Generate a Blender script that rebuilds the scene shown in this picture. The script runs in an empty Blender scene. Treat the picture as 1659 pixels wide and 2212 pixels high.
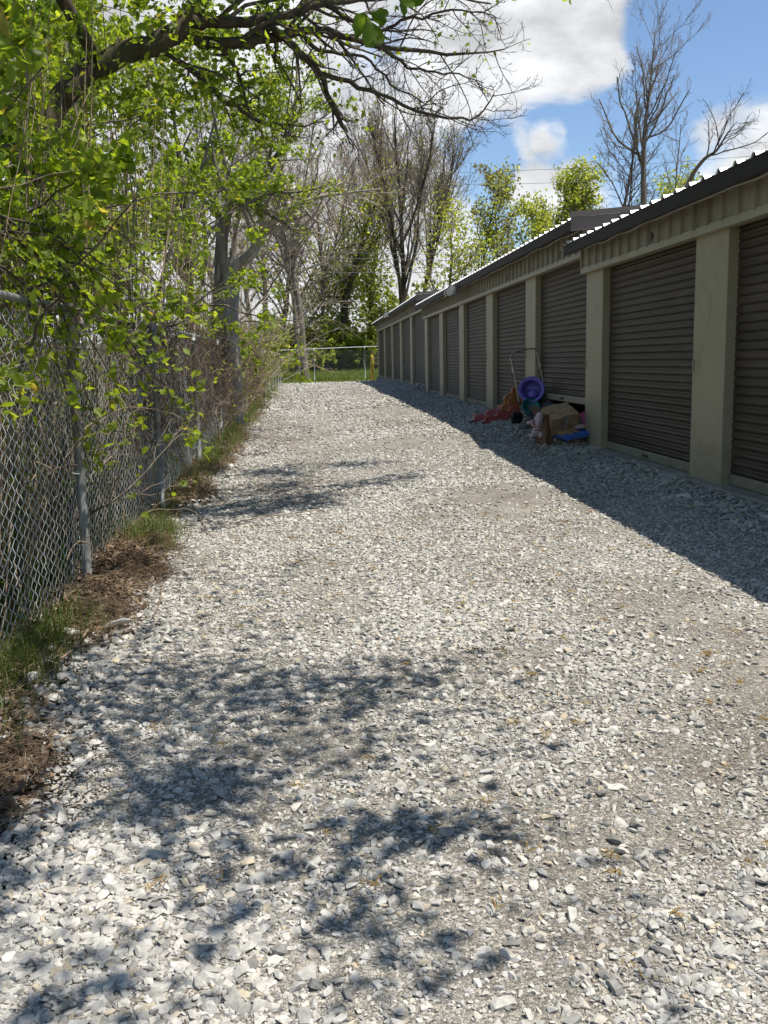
import bpy, math, random
import numpy as np
from mathutils import Vector, Matrix, Euler

# ------------------------------------------------------------------ camera, world, sun, exposure
scene = bpy.context.scene
COL = scene.collection
FPX, CXP, CYP, CAMZ, ROLL = 2058.0, 829.5, 1106.0, 1.5, 0.02      # photo measured at 1659 x 2212
_a, _b = (675 - CXP) / FPX, -(783 - CYP) / FPX
_a, _b = _a * math.cos(ROLL) + _b * math.sin(ROLL), _b * math.cos(ROLL) - _a * math.sin(ROLL)
PITCH = math.atan(_b); YAW = math.atan(-_a * math.cos(PITCH))
FW = np.array([math.sin(YAW) * math.cos(PITCH), math.cos(YAW) * math.cos(PITCH), -math.sin(PITCH)])
_R0 = np.array([math.cos(YAW), -math.sin(YAW), 0.0]); _U0 = np.cross(_R0, FW)
RT = _R0 * math.cos(ROLL) - _U0 * math.sin(ROLL); UP = _U0 * math.cos(ROLL) + _R0 * math.sin(ROLL)
CP = np.array([0, 0, CAMZ])

cam_data = bpy.data.cameras.new("camera"); cam = bpy.data.objects.new("camera", cam_data); COL.objects.link(cam)
cam_data.sensor_fit = 'HORIZONTAL'; cam_data.sensor_width = 36.0; cam_data.lens = 36.0 * FPX / 1659.0
cam_data.clip_start = 0.05; cam_data.clip_end = 2000.0
M = Matrix.Identity(4)
for i in range(3):
    M[i][0] = RT[i]; M[i][1] = UP[i]; M[i][2] = -FW[i]; M[i][3] = CP[i]
cam.matrix_world = M
scene.camera = cam

def ray(x, y): return FW + RT * ((x - CXP) / FPX) - UP * ((y - CYP) / FPX)
def atX(x, y, X): d = ray(x, y); return CP + d * (X / d[0])
def atY(x, y, Y): d = ray(x, y); return CP + d * (Y / d[1])
def atZ(x, y, z): d = ray(x, y); return CP + d * ((z - CAMZ) / d[2])

SUN = np.array([0.37, -0.13, 1.0]); SUN /= np.linalg.norm(SUN)
SUN_EL = math.asin(SUN[2]); SUN_AZ = math.atan2(SUN[0], SUN[1])
sd = bpy.data.lights.new("sun", 'SUN'); sd.energy = 5.0; sd.angle = math.radians(0.53); sd.color = (1.0, 0.955, 0.88)
so = bpy.data.objects.new("sun", sd); COL.objects.link(so)
so.rotation_euler = Vector((-SUN[0], -SUN[1], -SUN[2])).to_track_quat('-Z', 'Y').to_euler(); so.location = (10, -4, 40)

world = bpy.data.worlds.new("World"); scene.world = world; world.use_nodes = True
wt = world.node_tree; wt.nodes.clear()
def wn(t, **k):
    n = wt.nodes.new(t)
    for a, v in k.items(): setattr(n, a, v)
    return n
def wl(a, b): wt.links.new(a, b)
def wmath(op, a, b=None, clamp=False):
    n = wn('ShaderNodeMath', operation=op, use_clamp=clamp)
    for i, v in enumerate((a, b)):
        if v is None: continue
        if isinstance(v, (int, float)): n.inputs[i].default_value = v
        else: wl(v, n.inputs[i])
    return n.outputs[0]
w_out = wn('ShaderNodeOutputWorld'); w_bg = wn('ShaderNodeBackground'); w_bg.inputs['Strength'].default_value = 0.11
wl(w_bg.outputs[0], w_out.inputs[0])
w_sky = wn('ShaderNodeTexSky', sky_type='NISHITA', sun_disc=False)
w_sky.sun_elevation = SUN_EL; w_sky.sun_rotation = SUN_AZ
w_sky.air_density = 1.0; w_sky.dust_density = 0.05; w_sky.ozone_density = 4.0; w_sky.altitude = 200
w_tc = wn('ShaderNodeTexCoord')
w_map = wn('ShaderNodeMapping'); w_map.inputs['Scale'].default_value = (1, 1, 1.9); w_map.inputs['Location'].default_value = (3.1, 0.4, 0.7)
wl(w_tc.outputs['Generated'], w_map.inputs[0])
w_n1 = wn('ShaderNodeTexNoise'); w_n1.inputs['Scale'].default_value = 4.2; w_n1.inputs['Detail'].default_value = 9; w_n1.inputs['Roughness'].default_value = 0.62; w_n1.inputs['Distortion'].default_value = 0.25
w_n2 = wn('ShaderNodeTexNoise'); w_n2.inputs['Scale'].default_value = 11; w_n2.inputs['Detail'].default_value = 8; w_n2.inputs['Roughness'].default_value = .58
wl(w_map.outputs[0], w_n1.inputs['Vector']); wl(w_map.outputs[0], w_n2.inputs['Vector'])
w_v = w_n1.outputs['Fac']
for (px_, py_, r_, w_) in ((1200, 30, .13, .30), (1080, 120, .10, .24), (1310, 60, .065, .22), (1260, 150, .06, .2), (480, 330, .30, .24), (760, 520, .14, .2), (150, 640, .3, .2),
                           (1195, 292, .024, .22), (1175, 378, .055, .30), (1330, 385, .06, .24), (1610, 335, .085, .40), (1640, 85, .028, .2),
                           (1500, 190, .16, -.25), (1130, 290, .06, -.24), (1430, 40, .05, -.22), (1250, 250, .06, -.2), (1040, 330, .05, -.15)):
    d_ = ray(px_, py_); d_ = d_ / np.linalg.norm(d_)
    dn = wn('ShaderNodeVectorMath', operation='DISTANCE'); wl(w_tc.outputs['Generated'], dn.inputs[0]); dn.inputs[1].default_value = tuple(d_)
    fall = wmath('SUBTRACT', 1.0, wmath('DIVIDE', dn.outputs['Value'], r_), clamp=True)
    fall = wmath('MULTIPLY', wmath('MINIMUM', wmath('MULTIPLY', fall, 1.8), 1.0), w_)
    w_v = wmath('ADD', w_v, fall)
w_mr = wn('ShaderNodeMapRange', interpolation_type='SMOOTHSTEP'); w_mr.inputs['From Min'].default_value = 0.53; w_mr.inputs['From Max'].default_value = 0.73
wl(w_v, w_mr.inputs['Value'])
w_mr2 = wn('ShaderNodeMapRange'); w_mr2.inputs['From Min'].default_value = 0.35; w_mr2.inputs['From Max'].default_value = 0.68
w_mr2.inputs['To Min'].default_value = 4.2; w_mr2.inputs['To Max'].default_value = 7.6
wl(w_n2.outputs['Fac'], w_mr2.inputs['Value'])
w_cc = wn('ShaderNodeVectorMath', operation='SCALE'); w_cc.inputs[0].default_value = (0.955, 0.975, 1.0); wl(w_mr2.outputs[0], w_cc.inputs['Scale'])
w_mix = wn('ShaderNodeMix', data_type='RGBA'); wl(w_mr.outputs[0], w_mix.inputs['Factor'])
wl(w_sky.outputs[0], w_mix.inputs[6]); wl(w_cc.outputs[0], w_mix.inputs[7])
wl(w_mix.outputs[2], w_bg.inputs['Color'])

scene.view_settings.view_transform = 'Standard'; scene.view_settings.look = 'None'
scene.view_settings.gamma = 1.0; scene.view_settings.use_curve_mapping = False
scene.view_settings.exposure = 0.45
cy = scene.cycles; world.cycles.sampling_method = 'MANUAL'; world.cycles.sample_map_resolution = 512; cy.max_bounces = 5; cy.diffuse_bounces = 2; cy.glossy_bounces = 2; cy.transmission_bounces = 3; cy.caustics_reflective = False; cy.caustics_refractive = False

# ------------------------------------------------------------------ materials
def new_mat(name):
    m = bpy.data.materials.new(name); m.use_nodes = True
    nt = m.node_tree; nt.nodes.clear()
    out = nt.nodes.new('ShaderNodeOutputMaterial'); p = nt.nodes.new('ShaderNodeBsdfPrincipled')
    nt.links.new(p.outputs[0], out.inputs[0])
    return m, nt, p, out
def ramp(nt, src, stops):
    r = nt.nodes.new('ShaderNodeValToRGB'); e = r.color_ramp.elements
    while len(e) < len(stops): e.new(0.5)
    for i, (pos, c) in enumerate(stops): e[i].position = pos; e[i].color = (*c, 1)
    nt.links.new(src, r.inputs[0]); return r.outputs[0]
def noise(nt, scale, detail=4, rough=.55, vec=None, dist=0.0):
    n = nt.nodes.new('ShaderNodeTexNoise'); n.inputs['Scale'].default_value = scale; n.inputs['Detail'].default_value = detail
    n.inputs['Roughness'].default_value = rough; n.inputs['Distortion'].default_value = dist
    if vec is not None: nt.links.new(vec, n.inputs['Vector'])
    return n.outputs['Fac']
def coords(nt, scale=(1, 1, 1), kind='Object'):
    t = nt.nodes.new('ShaderNodeTexCoord'); mp = nt.nodes.new('ShaderNodeMapping'); mp.inputs['Scale'].default_value = scale
    nt.links.new(t.outputs[kind], mp.inputs[0]); return mp.outputs[0]
def worldpos(nt, scale=(1, 1, 1)):
    g = nt.nodes.new('ShaderNodeNewGeometry'); mp = nt.nodes.new('ShaderNodeMapping'); mp.inputs['Scale'].default_value = scale
    nt.links.new(g.outputs['Position'], mp.inputs[0]); return mp.outputs[0]
def mixc(nt, f, a, b, mode='MIX'):
    n = nt.nodes.new('ShaderNodeMix'); n.data_type = 'RGBA'; n.blend_type = mode
    for s, v in ((n.inputs[0], f), (n.inputs[6], a), (n.inputs[7], b)):
        if isinstance(v, (int, float)): s.default_value = v
        elif isinstance(v, tuple): s.default_value = (*v, 1)
        else: nt.links.new(v, s)
    return n.outputs[2]
def bump(nt, p, h, strength=.3, dist=.01):
    b = nt.nodes.new('ShaderNodeBump'); b.inputs['Strength'].default_value = strength; b.inputs['Distance'].default_value = dist
    nt.links.new(h, b.inputs['Height']); nt.links.new(b.outputs[0], p.inputs['Normal'])
def vary(c, k): return tuple(min(1, max(0, v * k)) for v in c)

def surf(name, c, rough=.6, metal=0.0, var=.25, scale=6, bmp=0.0, bscale=60, spec=.5, stretch=(1, 1, 1), obj_rand=0.0, dirt=None):
    m, nt, p, o = new_mat(name); v = worldpos(nt, stretch)
    f = noise(nt, scale, 6, .6, v)
    col = ramp(nt, f, [(.25, vary(c, 1 - var)), (.75, vary(c, 1 + var))])
    if dirt:
        f2 = noise(nt, dirt[1], 5, .65, v, .4)
        fr = ramp(nt, f2, [(dirt[2], (0, 0, 0)), (dirt[2] + .15, (1, 1, 1))])
        col = mixc(nt, fr, col, mixc(nt, .55, col, dirt[0]))
    if obj_rand:
        oi = nt.nodes.new('ShaderNodeObjectInfo')
        col = mixc(nt, 1.0, col, ramp(nt, oi.outputs['Random'], [(0, (1 - obj_rand,) * 3), (1, (1 + obj_rand,) * 3)]), 'MULTIPLY')
    nt.links.new(col, p.inputs['Base Color']); p.inputs['Roughness'].default_value = rough; p.inputs['Metallic'].default_value = metal
    p.inputs['Specular IOR Level'].default_value = spec
    if bmp: bump(nt, p, noise(nt, bscale, 4, .6, v), bmp, .005)
    return m

def leaf_mat(name, stops, trans=.5, rough=.5):
    m, nt, p, o = new_mat(name)
    a = nt.nodes.new('ShaderNodeAttribute'); a.attribute_name = 'rnd'
    col = ramp(nt, a.outputs['Fac'], stops)
    nt.links.new(col, p.inputs['Base Color']); p.inputs['Roughness'].default_value = rough; p.inputs['Specular IOR Level'].default_value = .35
    t = nt.nodes.new('ShaderNodeBsdfTranslucent')
    tc = mixc(nt, 1.0, col, (1.9, 1.75, .75), 'MULTIPLY')
    nt.links.new(tc, t.inputs['Color'])
    mx = nt.nodes.new('ShaderNodeMixShader'); mx.inputs[0].default_value = trans
    nt.links.new(p.outputs[0], mx.inputs[1]); nt.links.new(t.outputs[0], mx.inputs[2]); nt.links.new(mx.outputs[0], o.inputs[0])
    return m
def rnd_mat(name, stops, rough=.8):
    m, nt, p, o = new_mat(name)
    a = nt.nodes.new('ShaderNodeAttribute'); a.attribute_name = 'rnd'
    nt.links.new(ramp(nt, a.outputs['Fac'], stops), p.inputs['Base Color']); p.inputs['Roughness'].default_value = rough; p.inputs['Specular IOR Level'].default_value = .3
    return m

MAT = {}
MAT['leaf'] = leaf_mat('leaf_bright', [(0, (.085, .13, .014)), (.3, (.15, .215, .022)), (.65, (.225, .305, .032)), (.92, (.31, .375, .055)), (1, (.30, .25, .07))], .58)
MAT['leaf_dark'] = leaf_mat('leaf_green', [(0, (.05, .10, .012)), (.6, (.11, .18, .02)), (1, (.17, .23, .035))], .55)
MAT['leaf_mid'] = leaf_mat('leaf_spring', [(0, (.10, .145, .022)), (.6, (.19, .245, .04)), (1, (.27, .29, .085))], .55)
MAT['leaf_bud'] = leaf_mat('leaf_bud', [(0, (.16, .17, .055)), (.6, (.24, .24, .085)), (1, (.28, .20, .11))], .45)
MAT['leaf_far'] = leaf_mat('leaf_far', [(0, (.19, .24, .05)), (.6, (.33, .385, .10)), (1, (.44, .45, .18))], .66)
MAT['grass'] = leaf_mat('grass_blade', [(0, (.045, .085, .012)), (.6, (.09, .13, .022)), (.85, (.16, .16, .05)), (1, (.3, .24, .12))], .35)
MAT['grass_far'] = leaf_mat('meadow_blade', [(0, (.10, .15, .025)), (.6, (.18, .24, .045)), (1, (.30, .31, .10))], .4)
MAT['straw'] = rnd_mat('dry_straw', [(0, (.085, .055, .032)), (.5, (.19, .135, .08)), (1, (.36, .28, .175))])
MAT['litter'] = rnd_mat('dead_leaf', [(0, (.085, .05, .03)), (.5, (.19, .125, .078)), (1, (.36, .27, .185))])
MAT['catkin'] = rnd_mat('fallen_catkin', [(0, (.24, .15, .03)), (1, (.36, .24, .08))])

def bark(name, c, scale=9, stretch=(1, 1, .25), var=.5, moss=None):
    m, nt, p, o = new_mat(name); v = worldpos(nt, stretch)
    f = noise(nt, scale, 8, .65, v, .3)
    col = ramp(nt, f, [(.3, vary(c, 1 - var)), (.5, c), (.72, vary(c, 1 + var))])
    if moss: col = mixc(nt, ramp(nt, noise(nt, 3, 4, .6, worldpos(nt)), [(.5, (0, 0, 0)), (.65, (.6, .6, .6))]), col, moss)
    nt.links.new(col, p.inputs['Base Color']); p.inputs['Roughness'].default_value = .9; p.inputs['Specular IOR Level'].default_value = .2
    bump(nt, p, f, .9, .03)
    return m
MAT['bark_dark'] = bark('bark_dark', (.075, .058, .042), 9, moss=(.08, .085, .03))
MAT['bark_grey'] = bark('bark_grey', (.165, .14, .11), 11, (1, 1, .16), .72, moss=(.11, .11, .06))
MAT['bark_pale'] = bark('bark_pale', (.37, .335, .28), 9, (1, 1, .3), .5)
MAT['twig_dark'] = bark('twig_dark', (.105, .085, .066), 14, (1, 1, 1), .35)
MAT['twig_grey'] = bark('twig_grey', (.26, .215, .175), 14, (1, 1, 1), .35)
MAT['twig_pale'] = bark('twig_pale', (.42, .345, .275), 14, (1, 1, 1), .35)
MAT['twig_red'] = bark('twig_red', (.30, .15, .075), 14, (1, 1, 1), .35)
MAT['vine'] = bark('vine_stem', (.30, .225, .15), 18, (1, 1, 1), .5)
MAT['vine_dead'] = bark('vine_dead', (.13, .095, .07), 18, (1, 1, 1), .6)
MAT['rotten'] = bark('rotten_wood', (.24, .17, .11), 6, (1, 1, .5), .6)

MAT['galv'] = surf('galvanised_steel', (.27, .28, .26), .55, .35, .22, 5, .15, 40, dirt=((.16, .13, .10), 3, .52))
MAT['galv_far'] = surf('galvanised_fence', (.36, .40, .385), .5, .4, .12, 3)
MAT['wire'] = surf('galvanised_wire', (.74, .75, .73), .4, .3, .12, 4)
MAT['pier'] = surf('khaki_steel', (.345, .302, .205), .5, 0, .10, 2.2, .05, 90, .5, dirt=((.15, .12, .085), 1.6, .58))
MAT['header'] = surf('khaki_siding', (.29, .258, .20), .52, 0, .16, 2.5, .04, 60, .5, (1, 1, .35), dirt=((.12, .10, .075), 2.2, .55))
MAT['trim'] = surf('khaki_trim', (.37, .34, .25), .5, 0, .12, 3, dirt=((.16, .13, .09), 2, .6))
MAT['door'] = surf('bronze_door', (.056, .041, .029), .5, 0, .16, 1.6, .05, 50, .3, (1, .5, 1), obj_rand=.16, dirt=((.11, .09, .07), 2.4, .55))
MAT['sill'] = surf('door_bottom_bar', (.24, .225, .165), .5, 0, .2, 3, dirt=((.1, .08, .06), 3, .5))
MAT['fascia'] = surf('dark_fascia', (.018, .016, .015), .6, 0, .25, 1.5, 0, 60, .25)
MAT['rake'] = surf('brown_rake_trim', (.075, .058, .05), .5, 0, .12, 2)
MAT['roof'] = surf('white_roof_panel', (.72, .71, .69), .35, .2, .08, 2)
MAT['closure'] = surf('foam_closure', (.02, .02, .02), .9)
MAT['concrete'] = surf('concrete_slab', (.30, .28, .245), .9, 0, .25, 4, .5, 40, .2, dirt=((.13, .11, .09), 2.5, .5))
MAT['conduit'] = surf('grey_conduit', (.40, .395, .35), .5, .2, .15, 3)
MAT['wood_in'] = surf('stud_wall', (.20, .17, .14), .8, 0, .3, 3)
MAT['yellow'] = surf('yellow_paint', (.55, .40, .05), .55, 0, .2, 4, dirt=((.2, .15, .06), 6, .55))
MAT['black'] = surf('black_print', (.02, .02, .02), .6)
MAT['lens'] = surf('lamp_lens', (.5, .5, .48), .25, 0, .1)
MAT['housing'] = surf('lamp_housing', (.06, .058, .055), .5, 0, .2)
def plastic(name, c, var=.12, r=.42): return surf(name, c, r, 0, var, 7, dirt=(vary(c, .35), 9, .56))
MAT['purple'] = plastic('purple_plastic', (.18, .14, .52)); MAT['teal'] = plastic('teal_plastic', (.03, .17, .18))
MAT['orange'] = plastic('orange_plastic', (.56, .25, .10)); MAT['red'] = plastic('red_plastic', (.60, .14, .13))
MAT['pink'] = plastic('pink_plastic', (.68, .24, .25)); MAT['white'] = plastic('white_plastic', (.62, .60, .54))
MAT['blue'] = plastic('blue_plastic', (.05, .16, .55)); MAT['magenta'] = plastic('magenta_cloth', (.35, .05, .15), .3, .9)
MAT['maroon'] = plastic('maroon_plastic', (.22, .045, .05))
MAT['tube'] = surf('cart_tube', (.36, .35, .31), .35, .6, .15, 8); MAT['foam'] = surf('white_joint', (.55, .53, .48), .7)
MAT['rubber'] = surf('tyre_rubber', (.035, .033, .03), .8, 0, .3, 20)
MAT['card'] = surf('cardboard', (.40, .27, .155), .85, 0, .15, 7, .15, 25, .2, dirt=((.20, .11, .07), 5, .52))
MAT['card_dark'] = surf('cardboard_wet', (.20, .12, .075), .85, 0, .25, 7, .15, 25, .2)
MAT['cloth'] = surf('grey_cloth', (.16, .145, .14), .95, 0, .3, 15, .4, 60, .1)
MAT['cloth_white'] = surf('white_cloth', (.52, .54, .50), .9, 0, .2, 12, .4, 60, .1)
MAT['plush'] = surf('pink_plush', (.55, .40, .41), .95, 0, .15, 20, .6, 200, .1)
MAT['litter_bit'] = surf('litter_teal', (.25, .45, .48), .5)
MAT['line'] = surf('power_cable', (.12, .12, .12), .6)
MAT['inside'] = surf('dark_bag', (.03, .03, .034), .5)

def gravel_fines():
    m, nt, p, o = new_mat('gravel_fines'); v = worldpos(nt)
    big = noise(nt, .55, 5, .6, v, .5); mid = noise(nt, 3.0, 4, .6, v)
    base = ramp(nt, big, [(.3, (.20, .18, .15)), (.5, (.275, .255, .222)), (.7, (.36, .34, .30))])
    vo = nt.nodes.new('ShaderNodeTexVoronoi'); vo.inputs['Scale'].default_value = 190; nt.links.new(v, vo.inputs['Vector'])
    vo2 = nt.nodes.new('ShaderNodeTexVoronoi'); vo2.inputs['Scale'].default_value = 85; nt.links.new(v, vo2.inputs['Vector'])
    sep = nt.nodes.new('ShaderNodeSeparateColor'); nt.links.new(vo.outputs['Color'], sep.inputs[0])
    grit = ramp(nt, sep.outputs[0], [(0, (.45, .45, .46)), (.6, (.95, .95, .94)), (1, (1.55, 1.54, 1.50))])
    sep2 = nt.nodes.new('ShaderNodeSeparateColor'); nt.links.new(vo2.outputs['Color'], sep2.inputs[0])
    grit2 = ramp(nt, sep2.outputs[1], [(0, (.7, .7, .7)), (.6, (1, 1, 1)), (1, (1.5, 1.5, 1.48))])
    c = mixc(nt, 1, base, grit, 'MULTIPLY'); c = mixc(nt, .8, c, grit2, 'MULTIPLY')
    c = mixc(nt, 1, c, ramp(nt, mid, [(.3, (.82, .80, .77)), (.7, (1.1, 1.1, 1.1))]), 'MULTIPLY')
    nt.links.new(c, p.inputs['Base Color']); p.inputs['Roughness'].default_value = .95; p.inputs['Specular IOR Level'].default_value = .15
    ad = nt.nodes.new('ShaderNodeMath'); ad.operation = 'ADD'; nt.links.new(vo.outputs['Distance'], ad.inputs[0]); nt.links.new(vo2.outputs['Distance'], ad.inputs[1])
    iv = nt.nodes.new('ShaderNodeMath'); iv.operation = 'MULTIPLY'; iv.inputs[1].default_value = -1; nt.links.new(ad.outputs[0], iv.inputs[0])
    bump(nt, p, iv.outputs[0], .8, .006)
    return m
MAT['fines'] = gravel_fines()
def stone_mat():
    m, nt, p, o = new_mat('limestone'); v = worldpos(nt)
    oi = nt.nodes.new('ShaderNodeObjectInfo')
    c = ramp(nt, oi.outputs['Random'], [(0, (.20, .193, .18)), (.12, (.31, .30, .277)), (.35, (.41, .394, .358)), (.72, (.50, .478, .435)), (.86, (.56, .532, .478)), (.90, (.45, .38, .27)), (.95, (.39, .35, .295)), (1, (.55, .515, .455))])
    f = noise(nt, 55, 5, .65, v)
    c = mixc(nt, 1, c, ramp(nt, f, [(.3, (.72, .72, .72)), (.65, (1.12, 1.12, 1.12))]), 'MULTIPLY')
    f3 = noise(nt, .55, 5, .6, v, .5)
    c = mixc(nt, 1, c, ramp(nt, f3, [(.3, (.86, .85, .83)), (.6, (1.05, 1.05, 1.05))]), 'MULTIPLY')
    nt.links.new(c, p.inputs['Base Color']); p.inputs['Roughness'].default_value = .9; p.inputs['Specular IOR Level'].default_value = .2
    bump(nt, p, noise(nt, 130, 4, .6, v), .35, .004)
    return m
MAT['stone'] = stone_mat()
def soil():
    m, nt, p, o = new_mat('soil_and_grass'); v = worldpos(nt)
    f = noise(nt, 2.2, 7, .65, v, .4); g = noise(nt, .35, 4, .6, v)
    brown = ramp(nt, noise(nt, 26, 6, .7, v), [(.3, (.055, .038, .025)), (.5, (.135, .095, .06)), (.7, (.24, .175, .115))])
    green = ramp(nt, noise(nt, 30, 5, .7, v), [(.3, (.04, .06, .014)), (.7, (.11, .14, .035))])
    geo = nt.nodes.new('ShaderNodeNewGeometry'); sx = nt.nodes.new('ShaderNodeSeparateXYZ'); nt.links.new(geo.outputs['Position'], sx.inputs[0])
    mr = nt.nodes.new('ShaderNodeMapRange'); mr.inputs['From Min'].default_value = -1.5; mr.inputs['From Max'].default_value = -2.4; nt.links.new(sx.outputs['X'], mr.inputs['Value'])
    mr2 = nt.nodes.new('ShaderNodeMapRange'); mr2.inputs['From Min'].default_value = 45; mr2.inputs['From Max'].default_value = 50; nt.links.new(sx.outputs['Y'], mr2.inputs['Value'])
    mxm = nt.nodes.new('ShaderNodeMath'); mxm.operation = 'MAXIMUM'; nt.links.new(mr.outputs[0], mxm.inputs[0]); nt.links.new(mr2.outputs[0], mxm.inputs[1])
    ff = nt.nodes.new('ShaderNodeMath'); ff.operation = 'MULTIPLY'; nt.links.new(mxm.outputs[0], ff.inputs[0]); nt.links.new(ramp(nt, f, [(.35, (0, 0, 0)), (.6, (1, 1, 1))]), ff.inputs[1])
    nt.links.new(mixc(nt, ff.outputs[0], brown, green), p.inputs['Base Color']); p.inputs['Roughness'].default_value = 1; p.inputs['Specular IOR Level'].default_value = .1
    bump(nt, p, noise(nt, 22, 6, .7, v), .9, .05)
    return m
MAT['soil'] = soil()

# ------------------------------------------------------------------ mesh helpers
def np_mesh(name, V, F, mat, parent=None, smooth=False, rnd=None):
    V = np.asarray(V, np.float32); F = np.asarray(F, np.int32)
    me = bpy.data.meshes.new(name); n = F.shape[1]
    me.vertices.add(len(V)); me.vertices.foreach_set('co', V.ravel())
    me.loops.add(F.size); me.loops.foreach_set('vertex_index', F.ravel())
    me.polygons.add(len(F)); me.polygons.foreach_set('loop_start', np.arange(0, F.size, n, dtype=np.int32))
    if smooth: me.polygons.foreach_set('use_smooth', np.ones(len(F), bool))
    if rnd is not None:
        a = me.attributes.new('rnd', 'FLOAT', 'POINT'); a.data.foreach_set('value', np.asarray(rnd, np.float32))
    me.update(calc_edges=True)
    o = bpy.data.objects.new(name, me); COL.objects.link(o)
    if mat: me.materials.append(MAT[mat] if isinstance(mat, str) else mat)
    if parent: o.parent = parent
    return o
def obj(name, VF, mat, parent=None, smooth=False):
    V, F = VF
    me = bpy.data.meshes.new(name); me.from_pydata([tuple(map(float, v)) for v in V], [], [tuple(f) for f in F])
    if smooth:
        for p_ in me.polygons: p_.use_smooth = True
    me.update()
    o = bpy.data.objects.new(name, me); COL.objects.link(o); me.materials.append(MAT[mat])
    if parent: o.parent = parent
    return o
def share(name, src, parent, loc):
    o = bpy.data.objects.new(name, src.data); COL.objects.link(o); o.parent = parent; o.location = loc; return o
def empty(name, loc=(0, 0, 0)):
    o = bpy.data.objects.new(name, None); COL.objects.link(o); o.location = loc; o.empty_display_size = .2; return o
def tag(o, label=None, cat=None, group=None, kind=None):
    if label: o['label'] = label
    if cat: o['category'] = cat
    if group: o['group'] = group
    if kind: o['kind'] = kind
    return o
def join(*vfs):
    V, F = [], []
    for v, f in vfs:
        n = len(V); V += [tuple(x) for x in v]; F += [tuple(i + n for i in q) for q in f]
    return V, F
def xf(VF, loc=(0, 0, 0), rot=(0, 0, 0), scl=(1, 1, 1)):
    m = Matrix.LocRotScale(Vector(loc), Euler(rot), Vector(scl) if not isinstance(scl, (int, float)) else Vector((scl,) * 3))
    return [tuple(m @ Vector(v)) for v in VF[0]], VF[1]
def box(x0, x1, y0, y1, z0, z1):
    V = [(x, y, z) for x in (x0, x1) for y in (y0, y1) for z in (z0, z1)]
    return V, [(0, 1, 3, 2), (4, 6, 7, 5), (0, 4, 5, 1), (2, 3, 7, 6), (0, 2, 6, 4), (1, 5, 7, 3)]
def bbox(x0, x1, y0, y1, z0, z1, b=.01):           # box with bevelled edges
    import bmesh
    bm = bmesh.new(); V, F = box(x0, x1, y0, y1, z0, z1); vs = [bm.verts.new(v) for v in V]
    for f in F: bm.faces.new([vs[i] for i in f])
    bmesh.ops.bevel(bm, geom=bm.edges[:], offset=b, segments=1, affect='EDGES')
    bm.verts.index_update(); r = ([tuple(v.co) for v in bm.verts], [tuple(v.index for v in f.verts) for f in bm.faces]); bm.free(); return r
def prism(outline, t):                              # outline in x,y extruded along z
    n = len(outline); V = [(x, y, 0) for x, y in outline] + [(x, y, t) for x, y in outline]
    return V, [tuple(range(n))[::-1], tuple(range(n, 2 * n))] + [(i, (i + 1) % n, n + (i + 1) % n, n + i) for i in range(n)]
def lathe(prof, n=24, close=False):
    V, F = [], []
    for r, z in prof:
        for i in range(n):
            a = 2 * math.pi * i / n; V.append((r * math.cos(a), r * math.sin(a), z))
    m = len(prof)
    for j in range(m if close else m - 1):
        for i in range(n):
            F.append((j * n + i, j * n + (i + 1) % n, ((j + 1) % m) * n + (i + 1) % n, ((j + 1) % m) * n + i))
    if not close: F += [tuple(range(n))[::-1], tuple((m - 1) * n + i for i in range(n))]
    return V, F
def tubes(P, Rr, s):
    P = np.asarray(P, float); N, k, _ = P.shape; Rr = np.broadcast_to(np.asarray(Rr, float), (N, k))
    T = np.gradient(P, axis=1); T /= np.linalg.norm(T, axis=2, keepdims=True) + 1e-9
    mean = P[:, -1] - P[:, 0]; mean /= np.linalg.norm(mean, axis=1, keepdims=True) + 1e-9
    ref = np.where(np.abs(mean[:, 2:3]) > .8, np.array([[1., 0, 0]]), np.array([[0, 0, 1.]]))[:, None, :]
    A = np.cross(T, ref); A /= np.linalg.norm(A, axis=2, keepdims=True) + 1e-9; B = np.cross(T, A)
    an = np.arange(s) * 2 * np.pi / s
    V = P[:, :, None, :] + Rr[:, :, None, None] * (A[:, :, None, :] * np.cos(an)[None, None, :, None] + B[:, :, None, :] * np.sin(an)[None, None, :, None])
    base = (np.arange(N) * k * s)[:, None, None] + (np.arange(k - 1) * s)[None, :, None]
    i = np.arange(s)[None, None, :]; j = (i + 1) % s
    F = np.stack([base + i, base + j, base + s + j, base + s + i], -1).reshape(-1, 4)
    return V.reshape(-1, 3), F
def spline(pts, n):
    pts = np.asarray(pts, float); m = len(pts)
    q = np.vstack([2 * pts[0] - pts[1], pts, 2 * pts[-1] - pts[-2]])
    out = []
    for t in np.linspace(0, m - 1 - 1e-6, n):
        i = int(t); u = t - i; a, b, c, d = q[i:i + 4]
        out.append(.5 * (2 * b + (c - a) * u + (2 * a - 5 * b + 4 * c - d) * u * u + (3 * b - a - 3 * c + d) * u ** 3))
    return np.array(out)
def tube(pts, r, s=8, n=None, caps=True):
    P = spline(pts, n) if n else np.asarray(pts, float)
    V, F = tubes(P[None], np.asarray(r)[None] if np.ndim(r) else r, s)
    F = [tuple(f) for f in F]; k = len(P)
    if caps: F += [tuple(range(s)), tuple(range((k - 1) * s, k * s))[::-1]]
    return V.tolist(), F
def cat(parts):
    Vs, Fs, n = [], [], 0
    for V, F in parts:
        Vs.append(V); Fs.append(F + n); n += len(V)
    return np.vstack(Vs), np.vstack(Fs)

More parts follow.
